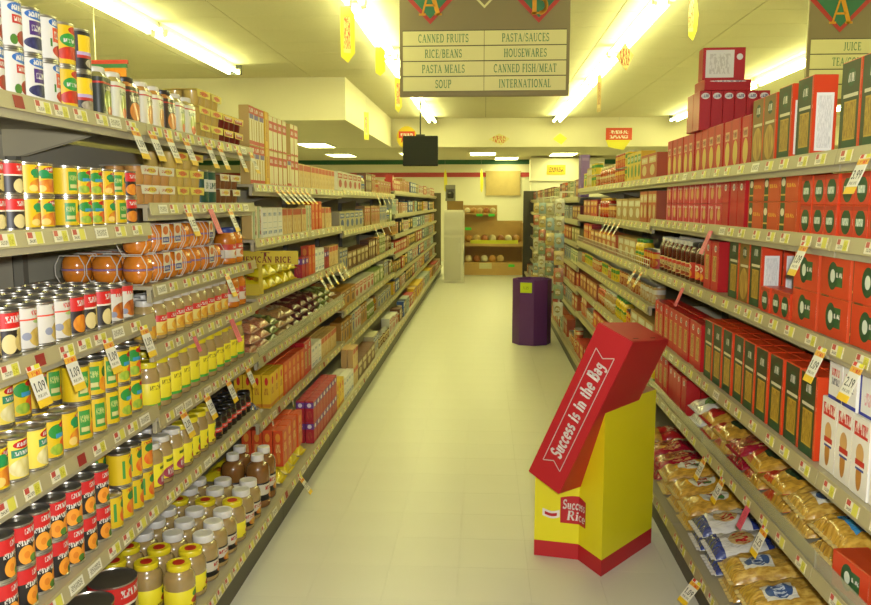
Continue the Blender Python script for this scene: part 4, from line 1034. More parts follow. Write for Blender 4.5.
# ------------------------------------------------------------------ far bays, mixed groceries in runs
def far_fill(side, tops, y0, y1, pal, seed, deckz=.175, layers_at=(), wide=False, where='left'):
    rg = random.Random(seed)
    zs = list(tops) + [deckz]
    nm = ['top', 'second', 'third', 'fourth', 'fifth', 'sixth', 'seventh']
    for si, z in enumerate(zs):
        room = (zs[si - 1] - z - .06) if si else .26
        y = y0 + .01
        while y < y1 - .1:
            ks = [k for k in pal if KIND[k]['h'] < room]
            ks = [k for k in ks if k.startswith('fx') == (y > 11.5)]
            if wide: ks = [k for k in ks if k.startswith(('fw', 'fb', 'fx'))] or ks
            if not ks: ks = [k for k in pal if k.startswith('fc')]
            key = rg.choice(ks); k = KIND[key]
            n = rg.randint(2, 5) if not wide else rg.randint(1, 3)
            n = min(n, int((y1 - y) / (k['w'] + .004)))
            if n < 1: break
            ly = 2 if 2 * k['h'] + .01 < room and rg.random() < .6 else 1
            last = si == len(zs) - 1
            y = fill(side, z, y, [(key, n)], '%s %s' % (where, 'bottom deck' if last else nm[si] + ' shelf'), setback=.02 + rg.random() * .02, layers=ly, gap=.004, deck=last)
            y += rg.uniform(0, .02) + (.03 if wide else 0)
far_fill(-1, [1.70, 1.38, 1.04, .74, .45], 6.28, 9.94, FAR['L'], 21, where='left')
far_fill(-1, [1.75, 1.46, 1.2, .95, .7, .45], 9.94, 18.48, FAR['LF'] + FAR['L'][:12], 22, wide=True, where='left')
far_fill(1, [1.74, 1.48, 1.21, 1.0, .74, .48], 4.71, 8.37, FAR['R'], 23, where='right')
far_fill(1, [1.66, 1.42, 1.18, .94, .70, .45], 8.52, 16.9, FAR['RF'] + FAR['R'][:12], 24, wide=True, where='right')

# ------------------------------------------------------------------ right shelves, near bays
RT, R2s, R3s, R4s, R5s, RD = 'right top shelf', 'right second shelf', 'right third shelf', 'right fourth shelf', 'right fifth shelf', 'right bottom deck'
fill(1, 1.74, 1.088, [('lasagna_tall', 8), ('lasagna', 2)], RT, setback=.03, gap=.006)
fill(1, 1.74, 2.55, [('lasagna', 1)], RT, setback=.03)
fill(1, 1.74, 2.73, [('lasagna', 1), ('lasagna_gold', 2)], RT, setback=.03, gap=.006)
fill(1, 1.74, 3.12, [('red_pasta', 12)], RT, setback=.03, gap=.006, deep=5, skip=lambda y, r, l: r > 0 and (y > 4.1 or y < 3.7))
# shipping cases of red boxes stacked on the row
pm('p_redspine', '#a8161e', [('e', 0, .88, .8, .08, '#d8d4c8'), ('t', 0, .88, .6, .04, '#2a2a5a', 5)], .5)
carton_kind('red_spine', 'red_carton', 'slim red carton with oval badge', .051, .11, .175, MATS['p_redspine'], mat('carton_red2', '#a8161e', .3))
for i in range(6):
    for j in range(2):
        put('red_spine', 1.0 + i * .0525, 3.86 + j * .113, 1.9315, 0, 'above the red pasta boxes', ('nearer line', 'farther line')[j], None)
carton_kind('flat_red', 'flat_red_carton', 'flat red box lying on red cartons', .21, .16, .05, MATS['p_redspine'], mat('carton_red2', '#a8161e', .3))
put('flat_red', 1.10, 3.90, 2.109, .03)
pm('p_whitepanel', '#b01a20', [('r', -.2, .5, .68, .44, '#dad6c4'), ('t', -.2, .5, .5, .32, '#c4beaa', 6), ('e', .75, .72, .15, .1, '#d8d4c8')], .5)
carton_kind('panel_box', 'red_carton', 'red box with big white panel, topmost', .19, .08, .145, MATS['p_whitepanel'], mat('carton_red2', '#a8161e', .3))
put('panel_box', 1.09, 3.89, 2.1605, -.02)
# second shelf
fill(1, 1.505, 1.14, [('oval_box', 16)], R2s, setback=.03, layers=2, gap=.006, deep=2)
fill(1, 1.505, 2.63, [('band_box', 3)], R2s, setback=.03, layers=2, gap=.006)
fill(1, 1.505, 3.16, [('red_plain', 3, 1), ('magenta_box', 9, 2)], R2s, setback=.03, gap=.006)
# third shelf
fill(1, 1.22, 1.196, [('logo_box', 7)], R3s, setback=.02, layers=2, gap=.012)
fill(1, 1.22, 2.62, [('oval_box', 3)], R3s, setback=.02, gap=.006, deep=1)
fill(1, 1.22, 2.93, [('lasagna', 1), ('lasagna_gold', 1), ('lasagna', 1)], R3s, setback=.03, gap=.01, deep=4)
fill(1, 1.22, 3.46, [('red_box', 2)], R3s, setback=.03, gap=.01)
fill(1, 1.22, 3.70, [('pasta_sauce_red', 3), ('pasta_sauce', 7)], R3s, setback=.03, gap=.008, deep=2)
# fourth shelf
fill(1, .835, 1.204, [('cone_box', 11)], R4s, setback=.02, gap=.006)
fill(1, 1.0465, 1.192, [('white_blue_box', 6), ('cone_box_small', 2)], R4s, setback=.02, gap=.006)
fill(1, .835, 2.37, [('lasagna_low', 9)], R4s, setback=.02, gap=.014, deep=2)
fill(1, .835, 3.64, [('red_box', 9)], R4s, setback=.02, gap=.006, deep=2)
# fifth shelf
carton_kind('orange_case', 'orange_carton', 'orange carton with green print among noodle bags', .17, .1, .105, MATS['p_logo'], mat('carton_orange4', '#b8401a', .35))
y = bags(1, .545, 1.507, [('blue_label', 2)], R5s, deep=2, layers=2)
put('orange_case', 1.03, 2.10, .546, -PI / 2 + .12, '')
y = bags(1, .545, 2.21, [('blue_label', 1), ('noodle', 1), ('green_label', 2), ('crimson', 1), ('green_label', 1), ('red_gold', 1), ('white_yellow', 1)], R5s, deep=2, layers=2)
fill(1, .545, y + .02, [('red_plain', 4), ('red_box', 4)], R5s, setback=.04, gap=.01, deep=2, rot=0)
# deck
bags(1, .175, 1.634, [('noodle', 6), ('white_blue', 2), ('noodle_oval', 3), ('crimson', 2), ('red_gold', 2)], RD, deck=True, deep=2, layers=2)
# ------------------------------------------------------------------ hanging price tags on the rails
pm('tag_sale', '#d9d5c4', [('r', 0, .81, 1, .075, '#dca62e'), ('t', .1, .80, .6, .05, '#c8401c', 6), ('r', 0, .09, 1, .09, '#e0b81e'), ('t', 0, .27, .7, .04, '#8a8676', 6), ('r', .55, .95, .4, .05, '#d8d02c'), ('r', -.6, .95, .3, .05, '#c8302a')], .5)
pm('tag_pink', '#d0486a', [('t', 0, .5, .7, .3, '#b02a4a', 5)], .5)
M_ink = mat('ink', '#3a3830', .6)
TAG = {}
def tag_meshes(w, h):
    b = MB().box(-w / 2, w / 2, -.0006, .0006, -h, 0).mesh('price_card', MATS['tag_sale'])
    p = MB().box(-w / 2, w / 2, -.0006, .0006, -h, 0).mesh('price_card', MATS['tag_pink'])
    t = {}
    for s in ('1.09', '2.19', '1.25', '3.99'):
        t[s] = text_mesh('price_figures', s, h * .22, M_ink, lambda x, z: (x, -.0009, z - h * .62), fit=w * .84, bold=1.2)
    return b, p, t
tb, tp, tt = tag_meshes(.058, .105)
def tag(side, yy, z, tilt=.38, twist=0.0, pink=False, price='1.09', deck=False, where='', scale=1.0):
    xf, xd, rz = SIDE[side]
    x = (xd if deck else xf) - side * .0165
    o = bpy.data.objects.new('sale_tag', tp if pink else tb); C.objects.link(o)
    o.location = (x, yy, z - .02)
    o.rotation_euler = (-tilt, 0, rz + twist); o.scale = (scale,) * 3
    if not pink: obj('price_figures', tt[price], o)
    o['category'] = 'price tag'
    RECS.append((o, 'pink hanging tag' if pink else 'white and yellow hanging price tag', 'under the ' + where, None, None, yy))
PR = ['1.09', '2.19', '1.25', '3.99']
q = 0
for yy in (2.50, 2.63, 2.77, 2.93, 3.17, 3.31, 3.57, 3.76): tag(-1, yy, 1.855, where='left top shelf rail', price=PR[q % 4]); q += 1
for yy in (2.93, 3.42): tag(-1, yy, 1.595, where='left second shelf rail', price='1.25')
tag(-1, 3.18, 1.595, pink=True, where='left second shelf rail')
for yy in (1.86, 2.03, 2.25, 2.50): tag(-1, yy, 1.225, where='left third shelf rail', tilt=.3, price='1.09')
tag(-1, 3.35, 1.32, where='left third shelf rail')
tag(-1, 3.40, 1.115, pink=True, where='left fourth shelf rail'); tag(-1, 2.95, 1.115, pink=True, where='left fourth shelf rail', scale=.6)
for yy in (2.80, 3.05, 3.32, 3.60): tag(-1, yy, .865, where='left fifth shelf rail', price='2.19')
for yy in (4.2, 4.32, 4.44, 4.56, 4.68, 4.8, 4.92): tag(-1, yy, 1.69, where='left top shelf rail', tilt=.75)
for yy in (5.3, 5.5, 5.7, 5.95, 6.2): tag(-1, yy, 1.13, where='left third shelf rail', tilt=.5)
for yy in (4.02, 4.46): tag(-1, yy, .5, where='left fifth shelf rail', tilt=.15, scale=.45)
tag(-1, 4.05, .175, where='left bottom deck rail', tilt=.6, deck=True)
for yy in (8.2, 8.6, 9.0, 9.4): tag(-1, yy, 1.70, where='left top shelf rail', tilt=.4)
for yy in (8.0, 8.5, 9.1): tag(-1, yy, 1.38, where='left second shelf rail', tilt=.4)
tag(1, 2.075, 1.74, where='right top shelf rail', price='3.99')
tag(1, 2.42, 1.505, where='right second shelf rail', price='1.09')
tag(1, 3.42, 1.505, pink=True, where='right second shelf rail')
tag(1, 2.04, 1.22, where='right third shelf rail', price='2.19'); tag(1, 2.26, 1.22, where='right third shelf rail', price='1.09')
tag(1, 3.85, 1.22, pink=True, where='right third shelf rail', scale=.9)
for yy in (2.62, 3.1, 3.36): tag(1, yy, .545, where='right fifth shelf rail', price='1.25')
tag(1, 2.80, .545, pink=True, where='right fifth shelf rail', scale=.8)
tag(1, 2.98, .175, deck=True, where='right bottom deck rail', tilt=.7, twist=.3)
for yy in (4.85, 5.05): tag(1, yy, 1.21, where='right third shelf rail', tilt=.5)
for yy in (5.7, 5.9, 6.1, 6.3): tag(1, yy, 1.48, where='right second shelf rail', tilt=.5)

# ------------------------------------------------------------------ mexican rice tray on the left
o = bpy.data.objects.new('rice_tray', None); C.objects.link(o); o.location = (-1.125, 4.05, 1.1315)
M_ytray = mat('yellow_card', '#cdb428', .55, var=.04, vscale=9)
hb = MB().box(-.17, .17, -.004, .004, .155, .225)
hb.box(-.16, -.14, .004, .01, 0, .2); hb.box(-.04, -.02, .004, .01, 0, .2)
hd = build('header', hb, M_ytray, o)
obj('lettering', text_mesh('lettering', 'MEXICAN RICE', .03, mat('brown_ink', '#7a2a1a', .6), lambda x, z: (x, -.0048, .165 + z), fit=.27, bold=1.3), hd)
obj('emblem', text_mesh('emblem', 'T', .03, MATS['brown_ink'], lambda x, z: (x * 2, -.0048, .196 + z * .7), bold=1.3), hd)
build('tray', MB().box(-.17, -.02, -.06, -.055, 0, .05).box(-.17, -.02, .02, .025, 0, .05).box(-.17, -.165, -.055, .02, 0, .05), M_ytray, o)
o['label'] = 'yellow card header lettered in brown over the yellow rice bags'; o['category'] = 'display tray'

# ------------------------------------------------------------------ red and yellow cardboard rice display
M_ycard = mat('display_yellow', '#e6da14', .5, var=.03, vscale=5)
M_rcard = mat('display_red', '#b81b22', .5, var=.04, vscale=5)
M_kraft = mat('kraft', '#a8855a', .8)
M_wtext = mat('print_white', '#e4dcd2', .6)
D = bpy.data.objects.new('cardboard_display', None); C.objects.link(D); D.location = (.5, 3.55, 0)
off = Vector((.5, 3.55, 0))
FP = [(.236, 3.515, .41), (.431, 3.475, .46), (.511, 3.314, .755), (.798, 3.68, .745), (.70, 3.86, .75), (.60, 3.83, .72), (.50, 3.97, .70), (.27, 3.74, .42)]
FP = [Vector(p) - off for p in FP]
BAND = .075
def wall_strip(z0f, z1f, m, name, th=.004):
    mb = MB(); n = len(FP)
    cen = Vector((.5, 3.66, 0)) - off
    inn = []
    for p in FP:
        d = (cen - Vector((p.x, p.y, 0))); d.z = 0; inn.append(Vector((p.x, p.y, 0)) + d.normalized() * th)
    for i in range(n):
        j = (i + 1) % n
        a, b = FP[i], FP[j]
        za0, zb0, za1, zb1 = z0f(a), z0f(b), z1f(a), z1f(b)
        mb.quad((a.x, a.y, za0), (b.x, b.y, zb0), (b.x, b.y, zb1), (a.x, a.y, za1))
        ia, ib = inn[i], inn[j]
        mb.quad((ib.x, ib.y, zb0), (ia.x, ia.y, za0), (ia.x, ia.y, za1), (ib.x, ib.y, zb1), 1)
        mb.quad((a.x, a.y, za1), (b.x, b.y, zb1), (ib.x, ib.y, zb1), (ia.x, ia.y, za1), 1)
        mb.quad((b.x, b.y, zb0), (a.x, a.y, za0), (ia.x, ia.y, za0), (ib.x, ib.y, zb0), 1)
    return build(name, mb, [m, M_kraft], D)
wall_strip(lambda p: BAND, lambda p: p.z, M_ycard, 'body')
wall_strip(lambda p: .001, lambda p: BAND, M_rcard, 'base_band')
# logo folded over the crease: u runs from the left edge over the crease to the front corner
P0, P1, P2 = FP[0], FP[1], FP[2]
l1 = (Vector((P1.x, P1.y)) - Vector((P0.x, P0.y))).length
l2 = (Vector((P2.x, P2.y)) - Vector((P1.x, P1.y))).length
def fold(u, z, e=.0012):
    if u <= l1:
        t = u / l1; p = P0.lerp(P1, t); d = (P1 - P0)
    else:
        t = (u - l1) / l2; p = P1.lerp(P2, t); d = (P2 - P1)
    nrm = Vector((d.y, -d.x)).normalized()
    if abs(u - l1) < 1e-4:
        d1, d2 = (P1 - P0), (P2 - P1); nrm = (Vector((d1.y, -d1.x)).normalized() + Vector((d2.y, -d2.x)).normalized()).normalized()
    return (p.x + nrm.x * e, p.y + nrm.y * e, z)
def fold_poly(mb, u0, u1, zlo, zhi, e):
    us = [u0 + (u1 - u0) * i / 10 for i in range(11)] + ([l1] if u0 < l1 < u1 else [])
    us = sorted(us)
    for a, b in zip(us, us[1:]):
        mb.quad(fold(a, zlo(a), e), fold(b, zlo(b), e), fold(b, zhi(b), e), fold(a, zhi(a), e))
uc = l1 - .008
eb = MB()
fold_poly(eb, uc - .075, uc + .062, lambda u: .168, lambda u: .286 + .012 * math.sin((u - uc + .075) / .137 * PI), .0012)
emb = build('logo', eb, M_rcard, D)
rb = MB()
fold_poly(rb, uc - .155, uc - .078, lambda u: .190 + .006 * math.sin(u * 60), lambda u: .224 + .006 * math.sin(u * 60), .0012)
build('logo_ribbon', rb, M_wtext, D)
rb = MB()
fold_poly(rb, uc - .145, uc - .09, lambda u: .200 + .006 * math.sin(u * 60), lambda u: .214 + .006 * math.sin(u * 60), .0018)
build('logo_ribbon_print', rb, M_rcard, D)
obj('logo_lettering', text_mesh('logo_lettering', 'Success', .042, M_wtext, lambda x, z: fold(uc - .006 + x, .236 + z, .002), fit=.12, slant=.12, bold=1.5), emb)
obj('logo_lettering', text_mesh('logo_lettering', 'Rice', .042, M_wtext, lambda x, z: fold(uc + .004 + x, .185 + z, .002), fit=.12, slant=.12, bold=1.25), emb)
# tilted red tray on top
A = Vector((.484, 3.30, 1.105)) - off
dv = Vector((-.372, .133, -.919)).normalized()
wv = Vector((.73, -.57, -.378)); wv = (wv - dv * wv.dot(dv)).normalized()
tv = dv.cross(wv)
if tv.x < 0: tv = -tv
LL, WW, TT = .739, .172, .37
A = A - wv * .016
tr = MB()
def tp_(l, w, t): return tuple(A + dv * l + wv * w + tv * t)
c = [tp_(0, 0, 0), tp_(LL, 0, 0), tp_(LL, WW, 0), tp_(0, WW, 0), tp_(0, 0, TT), tp_(LL, 0, TT), tp_(LL, WW, TT), tp_(0, WW, TT)]
n = len(tr.v); tr.v += c
for f in ((0, 1, 2, 3), (7, 6, 5, 4), (0, 4, 5, 1), (2, 6, 7, 3), (1, 5, 6, 2), (0, 3, 7, 4)): tr.face(f)
tm_ = tr.mesh('tray', M_rcard)
bmx = bmesh.new(); bmx.from_mesh(tm_); bmesh.ops.recalc_face_normals(bmx, faces=list(bmx.faces)); bmesh.ops.bevel(bmx, geom=list(bmx.edges), offset=.003, segments=2, affect='EDGES'); bmx.to_mesh(tm_); bmx.free()
tro = obj('tray', tm_, D); tro['label'] = 'red cardboard tray tilted on top, lettered in white'
# flap seam and tab slots on the top end
for (w0, t0, w1, t1) in ((.149, .05, .149, .10), (.149, .22, .149, .27)):
    slm = MB()
    a, b = Vector(tp_(-.0006, w0 - .006, t0)), Vector(tp_(-.0006, w1 - .006, t1))
    a2, b2 = Vector(tp_(-.0006, w0, t0)), Vector(tp_(-.0006, w1, t1))
    slm.quad(a, b, b2, a2)
    build('tab_slot', slm, mat('slot_dark', '#5a1214', .7), tro)
# white banner outline and lettering on the narrow face (t = 0): text runs from the low end upwards
nsgn = -.0015
def tf(x, yv): return tp_(LL / 2 - x, WW / 2 - yv, nsgn)
bo = MB()
BW, BH = .25, .046
pts = [(-BW - .03, -BH), (BW + .02, -BH), (BW - .005, 0), (BW + .02, BH), (-BW - .03, BH), (-BW - .005, 0)]
for i in range(len(pts)):
    (xa, ya), (xb, yb) = pts[i], pts[(i + 1) % len(pts)]
    l = math.hypot(xb - xa, yb - ya); nx, ny = -(yb - ya) / l * .002, (xb - xa) / l * .002
    q = [tf(xa - nx, ya - ny), tf(xb - nx, yb - ny), tf(xb + nx, yb + ny), tf(xa + nx, ya + ny)]
    bo.quad(*q); bo.quad(*q[::-1])
build('banner_outline', bo, M_wtext, tro)
obj('lettering', text_mesh('lettering', 'Success is in the Bag', .056, M_wtext, lambda x, yv: tf(x - .008, yv - .024), fit=.455, slant=.14, bold=1.75), tro)
D['label'] = 'yellow and red cardboard rice display standing on the aisle floor'; D['category'] = 'display'

# ------------------------------------------------------------------ purple display bin
M_pur = mat('purple_card', '#5c2c70', .5, var=.08, vscale=6)
o = bpy.data.objects.new('display_bin', None); C.objects.link(o); o.location = (.545, 9.15, 0); o.rotation_euler = (0, 0, R(-20))
def ngon(r, n=8, ph=PI / 8): return [(r * math.cos(2 * PI * i / n + ph), r * math.sin(2 * PI * i / n + ph)) for i in range(n)]
pb = MB(); oc, ic = ngon(.222), ngon(.214); z0, z1 = .001, .745
for i in range(8):
    j = (i + 1) % 8
    pb.quad((*oc[i], z0), (*oc[j], z0), (*oc[j], z1), (*oc[i], z1)); pb.quad((*ic[j], z0), (*ic[i], z0), (*ic[i], z1), (*ic[j], z1)); pb.quad((*oc[i], z1), (*oc[j], z1), (*ic[j], z1), (*ic[i], z1))
build('bin_wall', pb, M_pur, o)
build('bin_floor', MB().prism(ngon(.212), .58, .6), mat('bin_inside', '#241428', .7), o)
st = MB().box(-.075, .06, -.2085, -.2056, .60, .715)
sk = build('sticker', st, mat('sticker_lime', '#c2d41c', .5), o); sk.rotation_euler = (0, 0, 0)
obj('sticker_print', text_mesh('sticker_print', '1.25', .03, mat('ink_green', '#5a7a1c', .6), lambda x, z: (-.008 + x, -.2092, .64 + z)), sk)
o['label'] = 'dark purple octagonal cardboard bin with lime sticker'; o['category'] = 'display bin'

# ------------------------------------------------------------------ hanging aisle signs
M_sign = mat('sign_taupe', '#7d6f50', .6, var=.03, vscale=4)
M_plate = mat('sign_plate', '#cfc790', .5)
M_sgreen = mat('sign_green', '#2f6a4a', .5); M_sletter = mat('sign_letter_green', '#4a7a52', .6)
M_sred = mat('sign_red', '#a8302c', .5); M_sorange = mat('sign_orange', '#d0901c', .5)
def aisle_sign(x0, y, rows, letters, label, dz=0):
    W, z0, z1 = 1.19, 2.345 + dz, 3.12 + dz
    o = bpy.data.objects.new('aisle_sign', None); C.objects.link(o); o.location = (x0 + W / 2, y, z0)
    build('board', MB().box(-W / 2, W / 2, -.012, .012, 0, z1 - z0), M_sign, o, bevel=.003)
    ph, gp = .0965, .0075
    for r, (a, b) in enumerate(rows):
        zt = .449 - r * (ph + gp)
        for side, txt in ((-1, a), (1, b)):
            xc = side * .2865
            pl = build('name_plate', MB().box(xc - .2845, xc + .2845, -.017, -.0125, zt - ph, zt), M_plate, o)
            build('plate_edge', MB().box(xc - .2865, xc + .2865, -.0165, -.0125, zt, zt + .006), mat('plate_edge', '#4a4432', .6), pl)
            if txt:
                obj('lettering', text_mesh('lettering', txt, .055, M_sletter, lambda x, z: (xc + x, -.0178, zt - ph + .02 + z), xs=.62, fit=.53), pl)
    for side, ch in zip((-1, 1), letters):
        xc = side * .378
        def tri(hw, za, zb, yy, m, nm):
            mb = MB(); n = len(mb.v)
            mb.v += [(xc - hw, yy, za), (xc, yy, zb), (xc + hw, yy, za), (xc - hw, -.0121, za), (xc, -.0121, zb), (xc + hw, -.0121, za)]
            mb.face((0, 1, 2)); mb.face((0, 3, 4, 1)); mb.face((1, 4, 5, 2)); mb.face((2, 5, 3, 0))
            return build(nm, mb, m, o)
        tri(.262, .77, .497, -.015, M_sred, 'red_triangle')
        tri(.218, .77, .532, -.017, M_sgreen, 'green_triangle')
        obj('aisle_letter', text_mesh('aisle_letter', ch, .2, M_sorange, lambda x, z: (xc + x, -.0195, .556 + z), xs=.9, bold=.95), o)
    dm_ = MB()
    for (hw, yy, mi) in ((.1, -.0135, 0), (.08, -.0145, 1)):
        n = len(dm_.v); zc = .70
        dm_.v += [(-hw, yy, zc), (0, yy, zc - hw), (hw, yy, zc), (0, yy, zc + hw * .3)]
        dm_.face((n, n + 1, n + 2, n + 3), mi)
    build('diamond', dm_, [M_plate, M_sign], o)
    for sx in (-.45, .45):
        build('hanger_rod', MB().tube((sx, 0, z1 - z0), (sx, 0, ZC - z0 + .005), .004, 6), M_wire, o)
    o['label'] = label; o['category'] = 'sign'
aisle_sign(-.609, 5.8, [('CANNED FRUITS', 'PASTA/SAUCES'), ('RICE/BEANS', 'HOUSEWARES'), ('PASTA MEALS', 'CANNED FISH/MEAT'), ('SOUP', 'INTERNATIONAL')], 'AB', 'taupe hanging aisle sign above the centre aisle with letters A and B')
aisle_sign(2.266, 6.0, dz=-.05, rows= [('JUICE', ''), ('TEA/COFFEE', ''), ('', ''), ('', '')], letters='AB', label='taupe hanging sign over the next aisle, partly behind pasta boxes')

# ------------------------------------------------------------------ black hanging panel and paper danglers
o = bpy.data.objects.new('hanging_monitor', None); C.objects.link(o); o.location = (-.72, 9.0, 2.008)
build('back_shell', MB().box(-.195, .195, -.03, .03, 0, .33), mat('monitor_black', '#14160f', .8), o, bevel=.006)
build('mount_pole', MB().tube((.0, .0, .33), (.0, .0, ZC - 2.008 + .005), .008, 8).box(-.05, .05, -.02, .02, .33, .345), mat('monitor_black2', '#2a2c20', .5), o)
o['label'] = 'black square monitor hanging above the left shelves'; o['category'] = 'monitor'
pm('dang_red', '#d6cc3a', [('r', -.1, .5, .5, .32, '#d8d08a'), ('t', -.1, .55, .5, .3, '#b8321c', 9)], .5)
pm('dang_plain', '#d2c630', [], .5)
pm('dang_tan', '#b89a5a', [('r', 0, .5, .7, .4, '#c8b070'), ('t', 0, .5, .6, .3, '#8a3a2a', 5)], .5)
def dangler(x, y, z, w, h, m, rz, shape, label):
    o = bpy.data.objects.new('paper_dangler', None); C.objects.link(o); o.location = (x, y, z); o.rotation_euler = (0, 0, rz)
    if shape == 'tag': pts = [(-.5, 0), (.15, -.0), (.5, -.12), (.5, -.82), (.0, -1), (-.5, -.9)]
    elif shape == 'diamond': pts = [(0, 0), (.5, -.45), (.1, -1), (-.5, -.5)]
    elif shape == 'round': pts = [(.5 * math.cos(2 * PI * i / 18), -.5 + .5 * math.sin(2 * PI * i / 18)) for i in range(18)]
    elif shape == 'banana': pts = [(.1, 0), (.3, -.15), (.5, -.5), (.45, -.8), (.2, -1), (-.1, -.9), (-.15, -.5), (-.1, -.15)]
    else: pts = [(-.5, 0), (.5, 0), (.5, -1), (-.5, -1)]
    mb = MB(); n = len(pts)
    for yy in (-.0008, .0008):
        mb.v += [(px * w, yy, py * h) for px, py in pts]
    uv = [(px + .5, py + 1) for px, py in pts]
    ccw = sum(pts[i][0] * pts[(i + 1) % n][1] - pts[(i + 1) % n][0] * pts[i][1] for i in range(n)) > 0
    idx = list(range(n)) if ccw else list(range(n))[::-1]
    mb.face(idx, 0, [uv[i] for i in idx]); mb.face([n + i for i in idx][::-1], 0, [uv[i] for i in idx][::-1])
    for i in range(n):
        j = (i + 1) % n; mb.face((i, j, n + j, n + i) if not ccw else (j, i, n + i, n + j))
    build('card', mb, m, o)
    zt = (3.222 if abs(abs(x) - (1.09 if x < 0 else 1.44)) < .14 and z < 3.2 and y < 16.5 else ZC if y < 17 and not (x < -1.97 and y > 11.4) else ZL) - z
    build('string', MB().tube((pts[0][0] * w * (0 if shape in ('tag', 'rect') else 1), 0, -.004), (0, 0, zt), .0015, 5), M_wire, o)
    o['label'] = label; o['category'] = 'paper sign'
dangler(-1.12, 6.64, 3.17, .12, .44, MATS['dang_red'], .5, 'tag', 'large yellow dangler with red print under left centre lights')
dangler(-1.08, 8.37, 3.18, .11, .29, MATS['dang_plain'], .6, 'tag', 'plain yellow dangler, middle one under left centre lights')
dangler(-1.07, 10.0, 3.12, .12, .42, MATS['dang_red'], .9, 'tag', 'yellow dangler with red print beside the aisle sign')
dangler(1.62, 6.7, 3.28, .12, .40, MATS['dang_red'], -.5, 'banana', 'yellow dangler at top, right of the aisle sign')
dangler(1.36, 8.2, 3.16, .17, .27, MATS['dang_tan'], -.2, 'diamond', 'tan diamond dangler under right centre lights')
dangler(1.42, 10.4, 3.19, .10, .45, MATS['dang_tan'], -1.2, 'rect', 'narrow tan dangler under right centre lights')
dangler(1.45, 16.0, 2.95, .28, .22, MATS['dang_plain'], 0, 'diamond', 'pale yellow diamond at the far end of right lights')
dangler(-1.85, 12.6, 3.0, .10, .42, MATS['dang_red'], .9, 'rect', 'small dangler beside the left bulkhead')
dangler(-1.62, 16.7, 3.17, .42, .46, pm('dang_round', '#d0b424', [('r', 0, .62, .8, .15, '#b8321c'), ('t', 0, .4, .6, .12, '#b8321c', 4), ('t', 0, .62, .6, .06, WHT, 5)], .5), 0, 'round', 'round yellow and red sign behind the black monitor')
dangler(.28, 16.8, 3.02, .44, .24, pm('dang_pale', '#d0c684', [('t', 0, .5, .6, .3, '#b8602c', 5)], .5), 0, 'diamond', 'pale diamond sign in front of the bulkhead')
dangler(-.10, 19.5, 2.42, .12, .58, MATS['dang_plain'], .2, 'banana', 'yellow banana-shaped hanging sign at the back')
dangler(-.95, 19.0, 2.40, .13, .55, MATS['dang_plain'], .3, 'banana', 'yellow banana-shaped sign beside the left end panel')

# ------------------------------------------------------------------ orange sign over the neighbouring aisle (left)
o = bpy.data.objects.new('department_sign', None); C.objects.link(o); o.location = (-3.55, 7.3, 2.62)
build('board', MB().box(-.28, .28, -.01, .01, 0, .26), mat('sign_amber', '#c87a1a', .5), o)
build('green_band', MB().box(-.29, .29, -.013, .013, .20, .235), M_sgreen, o)
build('red_band', MB().box(-.30, .30, -.014, .014, .235, .27), M_sred, o)
build('hanger_rod', MB().tube((0, 0, .27), (0, 0, ZC - 2.62 + .005), .006, 6), M_wire, o)
o['label'] = 'orange sign with red and green bands beyond the left top shelf'; o['category'] = 'sign'
# red and yellow sign on the right
o = bpy.data.objects.new('sale_sign', None); C.objects.link(o); o.location = (2.68, 16.6, 2.66)
build('board', MB().box(-.26, .26, -.01, .01, .2, .44), pm('sale_red', '#c0401e', [('t', 0, .65, .7, .14, WHT, 5), ('t', 0, .25, .7, .12, WHT, 5)], .5), o)
ar = MB(); ar.v += [(-.26, -.01, .2), (.24, -.01, .2), (.1, -.01, .0), (-.2, -.01, .06), (-.26, .01, .2), (.24, .01, .2), (.1, .01, .0), (-.2, .01, .06)]
for f in ((3, 2, 1, 0), (4, 5, 6, 7), (0, 1, 5, 4), (1, 2, 6, 5), (2, 3, 7, 6), (3, 0, 4, 7)): ar.face(f)
build('arrow', ar, MATS['dang_plain'], o)
build('hanger_rod', MB().tube((0, 0, .44), (0, 0, ZC - 2.70 + .005), .006, 6), M_wire, o)
o['label'] = 'red sale sign with yellow arrow above the right top shelf'; o['category'] = 'sign'

# ------------------------------------------------------------------ the back of the shop
# white cabinet
o = bpy.data.objects.new('white_cabinet', None); C.objects.link(o); o.location = (-.62, 16.35, 0)
M_wcab = mat('cabinet_white', '#cfc9b4', .45)
build('body', MB().box(-.2, .2, -.3, .3, .0, 1.46), M_wcab, o, bevel=.006)
build('lower_door', MB().box(-.185, .145, -.315, -.3, .06, .92), mat('cabinet_door', '#bfb9a4', .45), o)
build('upper_door', MB().box(-.185, .19, -.315, -.3, .97, 1.42), MATS['cabinet_door'], o)
build('door_handle', MB().box(.10, .12, -.335, -.315, .6, .8), M_wire, o)
o['label'] = 'white upright cabinet at the end of the left shelves'; o['category'] = 'cabinet'
o = build('cardboard_box', MB().box(-.16, .16, -.14, .14, 0, .17).box(-.165, .165, -.145, -.12, .14, .18), mat('brown_card', '#7d5f2c', .8), None, (-.60, 16.3, 1.4605)); o['label'] = 'brown cardboard box on top of the white cabinet'; o['category'] = 'box'
o = bpy.data.objects.new('coffee_machine', None); C.objects.link(o); o.location = (-.70, 16.35, 1.641)
build('housing', MB().box(-.10, .10, -.08, .08, 0, .05).box(-.10, .10, .02, .08, .05, .3).box(-.10, .10, -.08, .08, .24, .32), mat('machine_grey', '#6e6a58', .4), o)
build('pot', MB().lathe([(.05, .052), (.07, .07), (.07, .15), (.045, .18), (.05, .19)], 14), mat('pot_dark', '#33302a', .2), o, (0, -.02, 0))
o['label'] = 'grey machine standing on the brown box'; o['category'] = 'machine'
